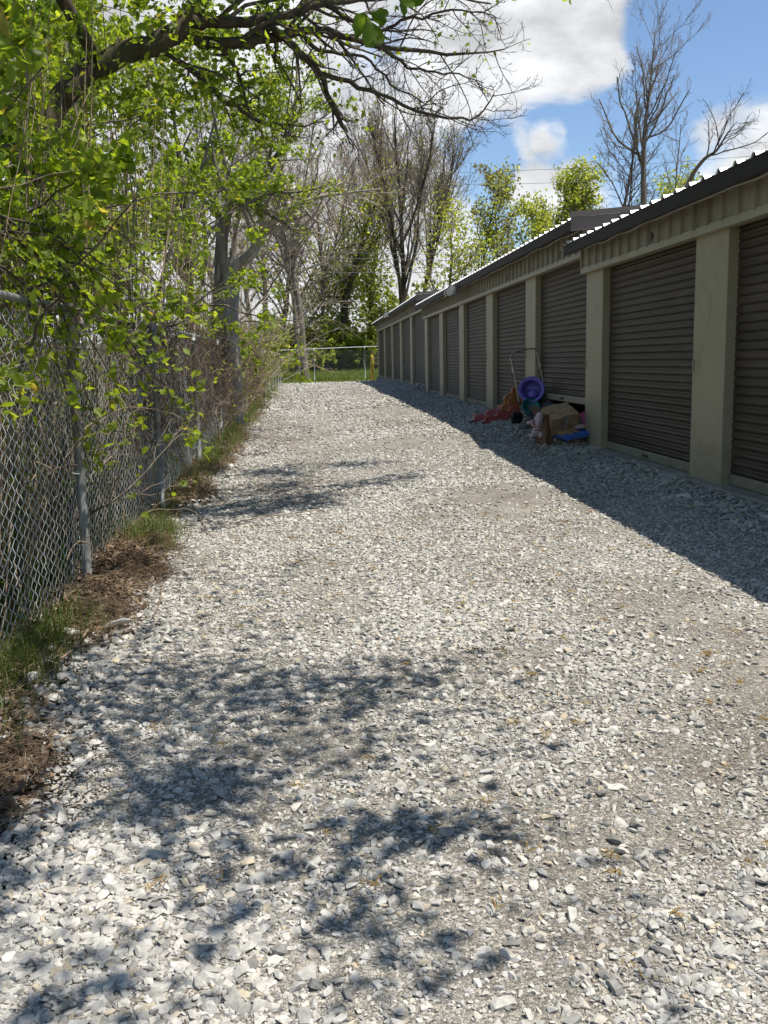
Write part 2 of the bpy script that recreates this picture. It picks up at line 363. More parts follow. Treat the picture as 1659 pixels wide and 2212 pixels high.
# value noise for layout decisions
_ng = np.random.default_rng(77).random((256, 256))
def vnoise(x, y, s):
    x = np.asarray(x, float) / s + 1000; y = np.asarray(y, float) / s + 1000
    xi, yi = np.floor(x).astype(int), np.floor(y).astype(int); u, v = x - xi, y - yi; u = u * u * (3 - 2 * u); v = v * v * (3 - 2 * v)
    g = lambda a, b: _ng[a % 256, b % 256]
    return g(xi, yi) * (1 - u) * (1 - v) + g(xi + 1, yi) * u * (1 - v) + g(xi, yi + 1) * (1 - u) * v + g(xi + 1, yi + 1) * u * v
def fbm(x, y, s): return .55 * vnoise(x, y, s) + .28 * vnoise(x + 31, y + 7, s / 2.1) + .17 * vnoise(x + 3, y + 71, s / 4.3)

# ------------------------------------------------------------------ ground
def zg(x, y):
    x = np.asarray(x, float); y = np.asarray(y, float)
    zl = np.interp(y, [-5, 0, 6, 10, 13, 20, 30, 45, 56, 70], [-.05, 0, .04, .08, .2, .3, .34, .34, .36, .4])
    zr = np.interp(y, [-5, 0, 6, 12, 12.7, 13.6, 20, 30, 33, 36, 45, 52, 56, 70], [.18, .22, .28, .30, .34, .44, .45, .46, .55, .58, .54, .40, .36, .42])
    t = np.clip((x + 1.2) / 4.5, 0, 1)
    z = zl + (zr - zl) * t
    z = z + .10 * np.exp(-((x + 1.42) / .26) ** 2) * np.clip((y - 1) / 3, 0, 1) * np.clip((50 - y) / 10, 0, 1) * (.35 + 1.2 * vnoise(x, y, 1.3))
    s = np.clip((y - 59) / 24, 0, 1); z = z + 3.0 * s * s * (3 - 2 * s)
    s2 = np.clip((-x - 3) / 12, 0, 1); z = z - .6 * s2 * np.clip(1 - (y - 40) / 30, 0, 1)
    return z
def xl(y):
    y = np.asarray(y, float)
    return np.interp(y, [-4, 2.0, 2.6, 3.1, 3.6, 4.1, 4.6, 5.0, 5.9, 7.2, 8, 10, 14, 23, 43, 55], [-1.3, -1.28, -1.08, -.98, -1.02, -1.18, -1.16, -1.05, -1.0, -1.06, -1.18, -1.2, -1.22, -1.28, -1.7, -2.2]) + .22 * (vnoise(y, y * 0 + 5, .55) - .5) + .25 * (vnoise(y, y * 0 + 9, 2.2) - .5)

xs = np.unique(np.concatenate([np.linspace(-400, -30, 16), np.linspace(-30, -4, 27), np.linspace(-4, 5, 61), np.linspace(5, 30, 20), np.linspace(30, 400, 16)]))
ys = np.unique(np.concatenate([np.linspace(-60, -4, 12), np.linspace(-4, 20, 121), np.linspace(20, 90, 120), np.linspace(90, 900, 28)]))
X, Y = np.meshgrid(xs, ys); Z = zg(X, Y) + .05 * (fbm(X, Y, .8) - .5) * (np.abs(X) < 30) - .02 - .10 * ((X > -.6) & (Y < 52))
nx, ny = len(xs), len(ys); idx = np.arange(nx * ny).reshape(ny, nx)
ground = np_mesh('ground', np.stack([X, Y, Z], -1).reshape(-1, 3), np.stack([idx[:-1, :-1], idx[:-1, 1:], idx[1:, 1:], idx[1:, :-1]], -1).reshape(-1, 4), 'soil', None, True)
tag(ground, kind='structure')
yv = np.concatenate([np.linspace(-3, 16, 220), np.linspace(16.1, 54.2, 160)]); u = np.linspace(0, 1, 70)
xr = np.where(yv < 52.9, 3.75, 12.0)
Xd = xl(yv)[:, None] * (1 - u) + xr[:, None] * u; Yd = np.repeat(yv[:, None], 70, 1)
Yd = Yd - np.where(Yd > 53.5, 1.0, 0) * .6 * (vnoise(Xd, Yd, 1.5) - .2)
edge = np.clip(u / .05, 0, 1)
Zd = zg(Xd, Yd) - .035 * (1 - edge) + .03 * edge + .035 * (fbm(Xd, Yd, .9) - .5)
idx = np.arange(Xd.size).reshape(Xd.shape)
drive = np_mesh('gravel_driveway', np.stack([Xd, Yd, Zd], -1).reshape(-1, 3), np.stack([idx[:-1, :-1], idx[:-1, 1:], idx[1:, 1:], idx[1:, :-1]], -1).reshape(-1, 4), 'fines', None, True)
tag(drive, kind='structure')
def zd(x, y): return zg(x, y) + .03 + .035 * (fbm(x, y, .9) - .5)

# ------------------------------------------------------------------ loose gravel stones (geometry nodes, uncountable)
def rock_group():
    ng = bpy.data.node_groups.new('scatter_stones', 'GeometryNodeTree')
    ng.interface.new_socket('Geometry', in_out='INPUT', socket_type='NodeSocketGeometry')
    ng.interface.new_socket('Geometry', in_out='OUTPUT', socket_type='NodeSocketGeometry')
    N = ng.nodes.new; L = ng.links.new
    gi, go = N('NodeGroupInput'), N('NodeGroupOutput'); jn = N('GeometryNodeJoinGeometry')
    for s in range(12):
        pt = N('GeometryNodePoints'); pt.inputs['Count'].default_value = 19
        rv = N('FunctionNodeRandomValue'); rv.data_type = 'FLOAT_VECTOR'; rv.inputs['Seed'].default_value = 11 + s * 7
        rv.inputs[0].default_value = (-1, -1, -1); rv.inputs[1].default_value = (1, 1, 1)
        nz = N('ShaderNodeVectorMath'); nz.operation = 'NORMALIZE'; L(rv.outputs[0], nz.inputs[0])
        mv = N('ShaderNodeMix'); mv.data_type = 'VECTOR'; mv.inputs[0].default_value = .62; L(rv.outputs[0], mv.inputs[4]); L(nz.outputs[0], mv.inputs[5])
        an = N('ShaderNodeVectorMath'); an.operation = 'MULTIPLY'; an.inputs[1].default_value = (1.1, .78 + .2 * math.sin(s * 2.1), .62 + .14 * math.cos(s * 1.7)); L(mv.outputs[1], an.inputs[0])
        L(an.outputs[0], pt.inputs['Position'])
        ch = N('GeometryNodeConvexHull'); L(pt.outputs[0], ch.inputs[0])
        sm = N('GeometryNodeSetMaterial'); sm.inputs['Material'].default_value = MAT['stone']; L(ch.outputs[0], sm.inputs[0])
        g2 = N('GeometryNodeGeometryToInstance'); L(sm.outputs[0], g2.inputs[0]); L(g2.outputs[0], jn.inputs[0])
    ip = N('GeometryNodeInstanceOnPoints'); ip.inputs['Pick Instance'].default_value = True
    L(gi.outputs[0], ip.inputs['Points']); L(jn.outputs[0], ip.inputs['Instance'])
    ri = N('FunctionNodeRandomValue'); ri.data_type = 'INT'; ri.inputs[4].default_value = 0; ri.inputs[5].default_value = 11
    L(ri.outputs[2], ip.inputs['Instance Index'])
    na = N('GeometryNodeInputNamedAttribute'); na.data_type = 'FLOAT_VECTOR'; na.inputs[0].default_value = 'rot'
    nb = N('GeometryNodeInputNamedAttribute'); nb.data_type = 'FLOAT_VECTOR'; nb.inputs[0].default_value = 'scl'
    L(na.outputs[0], ip.inputs['Rotation']); L(nb.outputs[0], ip.inputs['Scale'])
    L(ip.outputs[0], go.inputs[0]); return ng
ROCKS = rock_group()
def stones(name, P, S, rng, flat=.55):
    n = len(P); me = bpy.data.meshes.new(name); me.vertices.add(n); me.vertices.foreach_set('co', np.asarray(P, np.float32).ravel())
    rot = np.stack([rng.normal(0, .28, n), rng.normal(0, .28, n), rng.uniform(0, 6.28, n)], -1)
    sc = np.stack([S * rng.uniform(.8, 1.25, n), S * rng.uniform(.7, 1.1, n), S * rng.uniform(flat, 1.0, n)], -1)
    for nm, v in (('rot', rot), ('scl', sc)):
        a = me.attributes.new(nm, 'FLOAT_VECTOR', 'POINT'); a.data.foreach_set('vector', v.astype(np.float32).ravel())
    me.update(); o = bpy.data.objects.new(name, me); COL.objects.link(o); me.materials.append(MAT['stone'])
    md = o.modifiers.new('stones', 'NODES'); md.node_group = ROCKS
    return o
rng = np.random.default_rng(5)
PS, SS = [], []
for (y0, y1, dens, med, smin, smax) in ((1.6, 3.2, 11500, .0047, .0024, .026), (3.2, 5, 8400, .0049, .0028, .023), (5, 8, 5000, .0057, .0038, .020), (8, 13, 1800, .0084, .006, .024), (13, 22, 420, .0145, .011, .032), (22, 38, 110, .026, .02, .045), (38, 54, 60, .03, .024, .05)):
    x0, x1 = -1.9, 3.55
    n = int((x1 - x0) * (y1 - y0) * dens)
    x = rng.uniform(x0, x1, n); y = rng.uniform(y0, y1, n)
    dn = fbm(x, y, 1.0)                                           # bare packed patches in the wheel tracks
    track = np.exp(-((x - 1.55 - .25 * np.sin(y * .35)) / .48) ** 2) + .75 * np.exp(-((x + .05 - .12 * np.sin(y * .4)) / .3) ** 2) * (y > 4.5)
    keep = rng.random(n) < np.clip(1.6 * (dn - .20) / .36, .30, 1) * (1 - .88 * np.clip(track, 0, 1) * np.clip(vnoise(x, y + 50, 1.3) * 2.2 - .35, 0, 1))
    keep &= (x > xl(y) - .12 * rng.random(n) ** 2)
    x, y = x[keep], y[keep]; n = len(x)
    big = .8 + .75 * fbm(x + 40, y + 9, 1.4) ** 1.5 * 1.6
    s = np.clip(np.exp(rng.normal(math.log(med), .56, n)) * big, smin, smax)
    s *= np.where((x < -.1) & (y < 4.2), 1.08, 1)
    PS.append(np.stack([x, y, zd(x, y) + s * .16], -1)); SS.append(s)
# coarser stones banked against the doorsteps and the verge edge
for (x0, x1, y0, y1, n, m) in ((2.95, 3.55, 4.5, 12.3, 5200, .019), (2.9, 3.6, 12.3, 30, 4200, .022), (3.0, 3.6, 30, 52, 1500, .028)):
    x = rng.uniform(x0, x1, n); y = rng.uniform(y0, y1, n); s = np.exp(rng.normal(math.log(m), .35, n))
    PS.append(np.stack([x, y, zd(x, y) + s * .2 + .02 * rng.random(n)], -1)); SS.append(s)
for (cx_, cy_, r, n, m) in ((-1.05, 4.55, .26, 320, .02), (-.9, 5.2, .22, 160, .017), (-1.12, 8.4, .2, 180, .02), (-1.15, 11.3, .3, 260, .02), (-1.2, 3.7, .3, 200, .018), (-1.2, 14.5, .3, 160, .024)):
    x = cx_ + rng.normal(0, r * .55, n); y = cy_ + rng.normal(0, r, n); s = np.exp(rng.normal(math.log(m), .35, n))
    PS.append(np.stack([x, y, zd(x, y) + s * .3], -1)); SS.append(s)
# heap at the foot of the pier beside the open door, and by the far step
for (cx_, cy_, h, r, n, m) in ((3.40, 12.55, .16, .28, 520, .026), (3.42, 31.3, .22, .45, 420, .035)):
    a = rng.uniform(0, 6.28, n); q = np.sqrt(rng.random(n)); x = cx_ + r * q * np.cos(a) * .8; y = cy_ + 1.4 * r * q * np.sin(a); s = np.exp(rng.normal(math.log(m), .3, n))
    PS.append(np.stack([x, y, zd(x, y) + h * (1 - q) ** .8 * rng.uniform(.4, 1, n) + s * .2], -1)); SS.append(s)
gravel = stones('loose_gravel', np.vstack(PS), np.concatenate(SS), rng)
tag(gravel, 'pale grey crushed limestone gravel spread over the driveway', 'gravel', kind='stuff')

# ------------------------------------------------------------------ storage building, three stepped sections
XF, XD = 3.56, 3.665          # pier face, door curtain
PITCHR = 0.085; RIDGE = 8.2; XB = 12.8
def slat_mesh(w, hgt):
    pr = [(0, 0), (-.004, .006), (-.013, .014), (-.016, .028), (-.012, .046), (-.012, .058), (-.016, .074), (-.012, .086), (-.003, .092), (0, .0985)]
    k = hgt / .0985; V, F = [], []
    for x, z in pr: V += [(x, 0, z * k), (x, w, z * k)]
    for i in range(len(pr) - 1): F.append((2 * i, 2 * i + 1, 2 * i + 3, 2 * i + 2))
    return V, F
def siding_mesh(w, h):
    pr = [(0, 0), (0, .03), (-.006, .045), (-.006, .07), (0, .085), (0, .135), (-.006, .15), (-.006, .175), (0, .19), (0, .232), (-.032, .240), (-.032, .272), (0, .280), (0, .305)]
    k = w / .305; V, F = [], []
    for x, y in pr: V += [(x, y * k, 0), (x, y * k, h)]
    for i in range(len(pr) - 1): F.append((2 * i, 2 * i + 2, 2 * i + 3, 2 * i + 1))
    return V, F
def roof_mesh(w, L):
    pr = [(0, 0), (.09, 0), (.115, .032), (.155, .032), (.18, 0), (.235, 0), (.242, .006), (.258, .006), (.265, 0), (.305, 0)]
    k = w / .305; V, F = [], []
    for y, z in pr: V += [(0, y * k, z), (L, y * k, z + L * PITCHR)]
    for i in range(len(pr) - 1): F.append((2 * i, 2 * i + 2, 2 * i + 3, 2 * i + 1))
    n = len(V)
    for y, z in pr: V += [(0, y * k, z - .004), (L, y * k, z - .004 + L * PITCHR)]
    for i in range(len(pr) - 1): F.append((n + 2 * i, n + 2 * i + 1, n + 2 * i + 3, n + 2 * i + 2))
    for i in range(len(pr) - 1): F.append((2 * i, n + 2 * i, n + 2 * i + 2, 2 * i + 2))
    return V, F
def text_mesh(s, size, name, parent, loc, sx=1.0):
    cu = bpy.data.curves.new('digits', 'FONT'); cu.body = s; cu.size = size; cu.extrude = .0008; cu.offset = .003; cu.align_x = 'CENTER'
    to = bpy.data.objects.new('digits', cu); COL.objects.link(to); bpy.context.view_layer.update(); me = bpy.data.meshes.new_from_object(to.evaluated_get(bpy.context.evaluated_depsgraph_get())); assert len(me.polygons); bpy.data.objects.remove(to)
    # text plane faces -X: local x -> -Y, local y -> Z
    for v in me.vertices: v.co = Vector((-v.co.z, -v.co.x * sx, v.co.y))
    me.materials.append(MAT['black']); o = bpy.data.objects.new(name, me); COL.objects.link(o); o.parent = parent; o.location = loc
    return o

def section(label, y0, y1, piers, z0, zh, ze, doors, numbers, near_end):
    b = tag(empty('storage_building', (0, y0, 0)), label, 'building', 'stepped sections of the storage building')
    def P(name, VF, mat, smooth=False): return obj(name, xf(VF, (0, -y0, 0)), mat, b, smooth)
    P('slab', bbox(XF - .10, XB, y0 + .002, y1 - .002, z0 - .55, z0, .012), 'concrete')
    for (a, c) in piers:
        P('pier', bbox(XF, XF + .30, a, c, z0 - .06 if near_end else z0 - .1, zh - .004, .006), 'pier')
        P('latch_plate', box(XF - .008, XF - .001, c - .05, c - .015, z0 + .98, z0 + 1.1), 'sill')
    # walls behind, partitions
    P('back_wall', box(XB - .1, XB, y0, y1, z0, ze + .05), 'header')
    P('end_wall', box(XF + .32, XB - .11, y0 + .012, y0 + .10, z0, ze + .02), 'header')
    P('end_wall', box(XF + .32, XB - .11, y1 - .10, y1 - .012, z0, ze + .02), 'header')
    for (a, c) in piers[:-1]: P('partition', box(XF + .32, XB - .12, (a + c) / 2 - .02, (a + c) / 2 + .02, z0 + .002, ze - .03), 'wood_in')
    # header: siding strips between bottom trim and eave
    n = max(1, round((y1 - y0) / .305)); w = (y1 - y0) / n; hh = ze - zh - .028
    src = None
    for i in range(n):
        if src is None: src = obj('siding_panel', siding_mesh(w, hh), 'header', b); src.location = (XF - .06, i * w, zh + .03)
        else: share('siding_panel', src, b, (XF - .06, i * w, zh + .03))
    P('header_backing', box(XF - .055, XF + .05, y0 + .004, y1 - .004, zh + .002, ze - .012), 'header')
    P('header_trim', bbox(XF - .075, XF - .001, y0 - .03, y1 + .01, zh - .03, zh + .045, .004), 'trim')
    P('header_soffit', box(XF + .001, XD - .04, y0 + .003, y1 - .003, zh - .022, zh + .001), 'trim')
    if near_end: pass
    # roof
    L1 = (RIDGE - (XF - .31)); src = None; y0r = y0 - .34; nr = max(1, round((y1 - y0r) / .305)); wr = (y1 - y0r) / nr
    for i in range(nr):
        if src is None: src = obj('roof_panel', roof_mesh(wr, L1), 'roof', b); src.location = (XF - .31, y0r - y0 + i * wr, ze)
        else: share('roof_panel', src, b, (XF - .31, y0r - y0 + i * wr, ze))
    zr = ze + L1 * PITCHR
    P('rear_roof', ([(RIDGE, y0r, zr), (RIDGE, y1, zr), (XB + .3, y1, ze - .05), (XB + .3, y0r, ze - .05)], [(0, 1, 2, 3)]), 'roof')
    # eave fascia and its ribbed closure
    g = [(XF - .30, ze - .006), (XF - .298, ze - .118), (XF - .285, ze - .132), (XF - .262, ze - .130), (XF - .258, ze - .006)]
    V = [(x, y, z) for y in (y0r, y1 - .003) for x, z in g]; m_ = len(g)
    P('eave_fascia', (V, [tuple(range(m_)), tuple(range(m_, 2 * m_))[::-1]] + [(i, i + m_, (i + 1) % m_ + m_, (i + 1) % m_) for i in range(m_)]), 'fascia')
    for i in range(nr):
        yy = y0r + i * wr + wr * (.135 / .305)
        P('closure', ([(XF - .302, yy - .028, ze - .004), (XF - .302, yy + .028, ze - .004), (XF - .302, yy, ze + .03), (XF - .22, yy - .028, ze - .0), (XF - .22, yy + .028, ze), (XF - .22, yy, ze + .034)], [(0, 1, 2), (3, 5, 4), (0, 2, 5, 3), (1, 4, 5, 2)]), 'closure')
    P('soffit', box(XF - .255, XF - .10, y0r + .01, y1 - .01, ze - .010, ze - .004), 'header')
    # rake trim on the end facing the camera
    for (dz0, dz1, off, mat) in ((-.005, .06, 0, 'rake'), (-.17, -.007, .02, 'rake')):
        V = []
        for yy in (y0r - .03 + off, y0r - .004 + off):
            for x in (XF - .32 + (0 if off == 0 else .02), RIDGE):
                for dz in (dz0, dz1): V.append((x, yy, ze + (x - XF + .31) * PITCHR + dz + .03))
        P('rake_trim', (V, [(0, 2, 3, 1), (4, 5, 7, 6), (1, 3, 7, 5), (0, 4, 6, 2), (0, 1, 5, 4), (2, 6, 7, 3)]), mat)
    # conduit clipped below the fascia
    yy = np.linspace(y0 + .05, y1 - .3, int((y1 - y0) / .42)); rr = np.random.default_rng(int(abs(y0) * 10) + 3)
    pts = [(XF - .112, q, ze - .078 + rr.normal(0, .009)) for q in yy]
    pts = [(XF - .10, y0 - .06, ze + .02), (XF - .13, y0 - .03, ze - .10)] + pts
    P('conduit', tube(pts, .0125, 7, len(pts) * 3), 'conduit', True)
    for q in yy[2::5]:
        i = list(yy).index(q) + 2
        P('coupling', xf(lathe([(.019, -.02), (.019, .02)], 8), pts[i], (math.pi / 2, 0, 0)), 'conduit')
    # doors
    first = {}
    for (d0, d1, lift) in doors:
        d = obj('roll_up_door', xf(box(XD + .012, XD + .02, d0 - .02, d1 + .02, z0 + lift + .05, zh + .1), (0, -y0, 0)), 'door', b)
        wd_ = round(d1 - d0, 3); hb = z0 + .10 + lift; ns = round((zh + .06 - hb) / .0765); ph = .0765
        k = ('s', wd_)
        for i in range(ns):
            loc = (XD, d0 - y0, hb + i * ph)
            if k not in first: first[k] = obj('slat', slat_mesh(wd_, ph), 'door', d); first[k].location = loc
            else: share('slat', first[k], d, loc)
        obj('bottom_bar', xf(bbox(XD - .03, XD + .008, d0 + .004, d1 - .004, z0 + lift + .004, z0 + lift + .098, .006), (0, -y0, 0)), 'sill', d)
        obj('latch', xf(bbox(XD - .05, XD - .031, (d0 + d1) / 2 - .07, (d0 + d1) / 2 + .07, z0 + lift + .035, z0 + lift + .06, .004), (0, -y0, 0)), 'rubber', d)
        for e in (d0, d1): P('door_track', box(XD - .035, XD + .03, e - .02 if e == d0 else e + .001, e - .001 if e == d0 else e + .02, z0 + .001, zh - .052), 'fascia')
    for (s, y, sx) in numbers: text_mesh(s, .125, 'unit_number', b, (XF - .0685, round((y - y0) / w - .52) * w + .158, zh + .075), sx)
    return b
PW = .70
def bays(ends, lead, first_start):
    piers = [(e - PW, e) for e in ends]; ds = []; s = first_start
    for p in piers: ds.append([s, p[0], 0]); s = p[1]
    return piers, ds
pA, dA = bays([1.6, 5.2, 8.82, 12.38], None, -1.3)
pB, dB = bays([15.95, 19.6, 23.25, 26.9, 30.42], None, 12.42)
pC, dC = bays([35.0, 39.1, 43.3, 47.9, 52.6], None, 30.46)
dB[0][2] = .36
section('nearest and lowest section of the tan storage building, number 24 over its door', -1.3, 12.4, pA, .36, 2.585, 2.92, dA, [('24', 9.85, .62)], False)
section('middle section of the tan storage building, with the half open door and junk outside', 12.4, 30.44, pB, .50, 2.80, 3.19, dB, [('23', 13.6, .5), ('22', 17.15, .5)], True)
section('farthest and highest section of the tan storage building, by the yellow bollard', 30.44, 52.64, pC, .63, 3.075, 3.49, dC, [], True)

def flood_light(x, y, z, label):
    t = tag(empty('flood_light', (x, y, z)), label, 'lamp', 'flood lights under the eaves')
    pr = [(0, 0), (.03, .16), (-.12, .2), (-.24, .06), (-.2, -.04)]
    V, F = prism(pr, .30)
    obj('housing', [[(vx, vz - .15, vy) for vx, vy, vz in V], F][0:2], 'housing', t)
    obj('lens', ([(-.206, -.12, -.048), (-.246, -.12, .052), (-.246, .12, .052), (-.206, .12, -.048)], [(0, 1, 2, 3)]), 'lens', t)
    obj('reflector', ([(-.19, -.155, -.045), (-.01, -.155, -.004), (.02, -.155, .15), (-.12, -.155, .19), (-.235, -.155, .055)], [(0, 1, 2, 3, 4)]), 'conduit', t)
    obj('bracket', box(.0, .07, -.05, .05, .0, .12), 'conduit', t)
    return t
q = atX(981, 630, 3.22); flood_light(3.24, q[1], q[2] - .06, 'dark boxy flood light under the eave of the middle storage section')
q = atX(838, 681, 3.22); flood_light(3.24, q[1], q[2] - .06, 'small dark flood light under the eave of the farthest storage section')

bo = tag(empty('bollard', (3.30, 53.5, float(zg(3.3, 53.5)))), 'yellow painted steel bollard at the far corner of the storage building', 'bollard')
obj('post', lathe([(.085, -.05), (.085, 1.36), (.08, 1.40)], 18), 'yellow', bo, True); obj('cap', lathe([(.081, 1.40), (.07, 1.44), (.04, 1.465), (.01, 1.475)], 18), 'yellow', bo, True)

# ------------------------------------------------------------------ chain link fences
def chain(y0, y1, z0, z1, seed, d=.068, r=.0019):
    """woven wires in a local frame: u along the fence, v across, w up"""
    rg = np.random.default_rng(seed); n = int((y1 - y0) / d); k = int((z1 - z0) / (d / 2)) + 1
    w = z0 + np.arange(k) * d / 2; out = []
    U = y0 + (np.arange(n)[:, None] + .5) * d + (((np.arange(k)[None, :] + np.arange(n)[:, None]) % 2) - .5) * d * 1.04
    Vv = (((np.arange(k)[None, :] + np.arange(n)[:, None]) % 2) - .5) * .006
    return U, Vv, np.repeat(w[None], n, 0)
def fence(name, label, A, B, posts, ztop, zbase, mat, wmat, seed, wire_r, drop_to, wire_d=.068, post_r=.03):
    """A,B plan points; posts = distances along"""
    A = np.array(A, float); B = np.array(B, float); Ld = np.linalg.norm(B - A); e = (B - A) / Ld; nn = np.array([-e[1], e[0]])
    f = tag(empty(name, (A[0], A[1], float(zg(*A)))), label, 'fence'); org = np.array([A[0], A[1], float(zg(*A))])
    W = lambda s, o, z: np.array([A[0] + e[0] * s + nn[0] * o, A[1] + e[1] * s + nn[1] * o, z]) - org
    zt = lambda s: ztop[0] + (ztop[1] - ztop[0]) * s / Ld
    rr = np.random.default_rng(seed)
    for s in posts:
        x, y = A + e * s; zb = float(zg(x, y)); ln = rr.normal(0, .012)
        p = obj('post', tube([W(s - ln, -.045, zb - .3), W(s, -.045, zt(s) - .035)], post_r, 12), mat, f, True)
        obj('post_cap', tube([W(s, -.045, zt(s) - .07), W(s, -.045, zt(s) - .02), W(s, -.02, zt(s) + .0)], [.033, .033, .026], 10), mat, f, True)
        for q in (.25, .7, 1.15, 1.55):
            a = np.linspace(-1.9, 1.9, 9)
            obj('tie', tube([W(s + .034 * math.sin(t), -.045 + .04 * math.cos(t) + .004, zb + q + .004 * t) for t in a], .0028, 5), wmat, f, True)
    st = [0] + list(posts) + [Ld]
    obj('top_rail', tube([W(s, 0, zt(s) + rr.normal(0, .008)) for s in st], .0215, 12, len(st) * 4), mat, f, True)
    for s in posts:
        for k in (-.5, .55, 1.4):
            if 0 < s + k < Ld: obj('rail_tie', tube([W(s + k + .006 * t, .024 * math.cos(t), zt(s + k) + .025 * math.sin(t)) for t in np.linspace(-2.2, 3.2, 10)], .0022, 5), wmat, f, True)
    for i in range(len(st) - 1):
        if st[i + 1] - st[i] < .2 or st[i] >= drop_to: continue
        zb = float(zg(*(A + e * (st[i] + st[i + 1]) / 2))) + .03
        U, O, Wz = chain(st[i], st[i + 1], zb, ztop[0] - .03, seed + i, wire_d)
        rw = np.random.default_rng(seed + 50 + i)
        O = O + .035 * (vnoise(U * 1.0, Wz, .8) - .5) + .02 + .06 * (vnoise(U, Wz * 0 + seed, 1.4) - .5) * np.clip(1 - (Wz - zb) / .6, 0, 1)
        P = np.stack([A[0] + e[0] * U + nn[0] * O, A[1] + e[1] * U + nn[1] * O, Wz + .006 * rw.normal(size=Wz.shape)], -1) - org
        V, F = tubes(P, wire_r, 4 if wire_r < .0025 and st[i] < 12 else 3)
        m = np_mesh('chain_link_mesh', V, F, wmat, f, True); m['kind'] = 'stuff'
    return f
YF0 = .3
fence('chain_link_fence', 'tall weathered chain link fence with vines along the left side of the driveway', (-1.5, YF0), (-1.62, 47.0), [2.9 - YF0 + i * 3.13 for i in range(15) if 2.9 + i * 3.13 < 47], (1.85, 1.95), 0, 'galv', 'wire', 3, .0023, 30)
fence('chain_link_fence', 'far chain link fence across the end of the driveway in front of the woods', (-3.2, 53.6), (11.5, 57.6), [.4, 3.4, 6.4, 9.4, 12.4], (2.16, 2.56), 0, 'galv_far', 'galv_far', 9, .0036, 99, .075)

# ------------------------------------------------------------------ vegetation generators
def norm(v): return v / (np.linalg.norm(v, axis=-1, keepdims=True) + 1e-9)
def walk(rng, pos, dr, L, k, wig, trop, r0, r1):
    N = len(pos); P = np.zeros((N, k, 3)); P[:, 0] = pos; d = norm(dr.copy()); st = (L / (k - 1))[:, None]
    tr = np.asarray(trop, float)
    for i in range(1, k):
        d = norm(d + rng.normal(0, wig, (N, 3)) + tr / (k - 1)); P[:, i] = P[:, i - 1] + d * st
    t = np.linspace(0, 1, k)[None]; Rr = r0[:, None] * (1 - t) + (r0 * r1)[:, None] * t
    return P, Rr
def branch(rng, P, Rr, n, t0, t1, lf, ang, k, wig, trop, rr, rmin, lmin=.05, decay=.55, flat=0.0):
    N, kk, _ = P.shape; idx = np.repeat(np.arange(N), n)
    t = t0 + (t1 - t0) * ((np.tile(np.arange(n), N) + rng.random(N * n)) / n)
    f = t * (kk - 1); i = np.minimum(f.astype(int), kk - 2); u = (f - i)[:, None]
    pos = P[idx, i] * (1 - u) + P[idx, i + 1] * u; tan = norm(P[idx, i + 1] - P[idx, i])
    r = Rr[idx, i] * (1 - u[:, 0]) + Rr[idx, i + 1] * u[:, 0]
    plen = np.linalg.norm(np.diff(P, axis=1), axis=2).sum(1)[idx]
    rv = norm(rng.normal(size=(len(idx), 3)) * np.array([1, 1, 1 - flat])); side = norm(rv - (rv * tan).sum(1, keepdims=True) * tan)
    a = rng.normal(ang, .18, len(idx))[:, None]
    L = np.maximum(lmin, plen * lf * (1 - decay * t) * rng.uniform(.6, 1.3, len(idx)))
    return walk(rng, pos, tan * np.cos(a) + side * np.sin(a), L, k, wig, trop, np.maximum(rmin, np.minimum(r * .9, r * rr)), .45)
def sample(rng, P, n, t0=.3):
    """random points on branches with tangents"""
    N, k, _ = P.shape; i0 = rng.integers(0, N, n); f = (t0 + (1 - t0) * rng.random(n)) * (k - 1); i = np.minimum(f.astype(int), k - 2); u = (f - i)[:, None]
    return P[i0, i] * (1 - u) + P[i0, i + 1] * u, norm(P[i0, i + 1] - P[i0, i])
def tri(outline, fold):
    V = [(0, 0, 0)] + [(x, y, fold * abs(x)) for x, y in outline]; n = len(outline)
    return np.array(V, float), np.array([(0, i, i + 1) for i in range(1, n)])
MAPLE = tri([(-.14, .04), (-.34, .16), (-.30, .30), (-.48, .50), (-.30, .54), (-.20, .70), (0, 1.08), (.20, .70), (.30, .54), (.48, .50), (.30, .30), (.34, .16), (.14, .04)], .38)
OVAL = tri([(-.2, .25), (-.24, .55), (0, 1), (.24, .55), (.2, .25)], .3)
CLUMP = (np.array([(-.5, 0, 0), (.5, .1, .05), (.35, .75, .2), (-.4, .9, -.1), (0, .2, .4), (.2, 1, .5), (-.35, .6, .65)], float), np.array([(0, 1, 2), (0, 2, 3), (0, 4, 5), (4, 6, 5)]))
def leaves(rng, pos, tan, size, tmpl, up=.6, droop=.25):
    n = len(pos); V0, F0 = tmpl
    nrm = norm(rng.normal(size=(n, 3)) * .75 + np.array([0, 0, up])); d = norm(tan + rng.normal(0, .7, (n, 3)) - np.array([0, 0, droop])); d = norm(d - (d * nrm).sum(1, keepdims=True) * nrm)
    s = np.cross(d, nrm); sz = (size * rng.uniform(.55, 1.3, n))[:, None, None]
    V = pos[:, None] + sz * (V0[None, :, 0:1] * s[:, None] + V0[None, :, 1:2] * d[:, None] + V0[None, :, 2:3] * nrm[:, None])
    F = (F0[None] + (np.arange(n) * len(V0))[:, None, None]).reshape(-1, 3)
    return V.reshape(-1, 3), F, np.repeat(np.clip(rng.normal(.5, .24, n), 0, 1), len(V0))
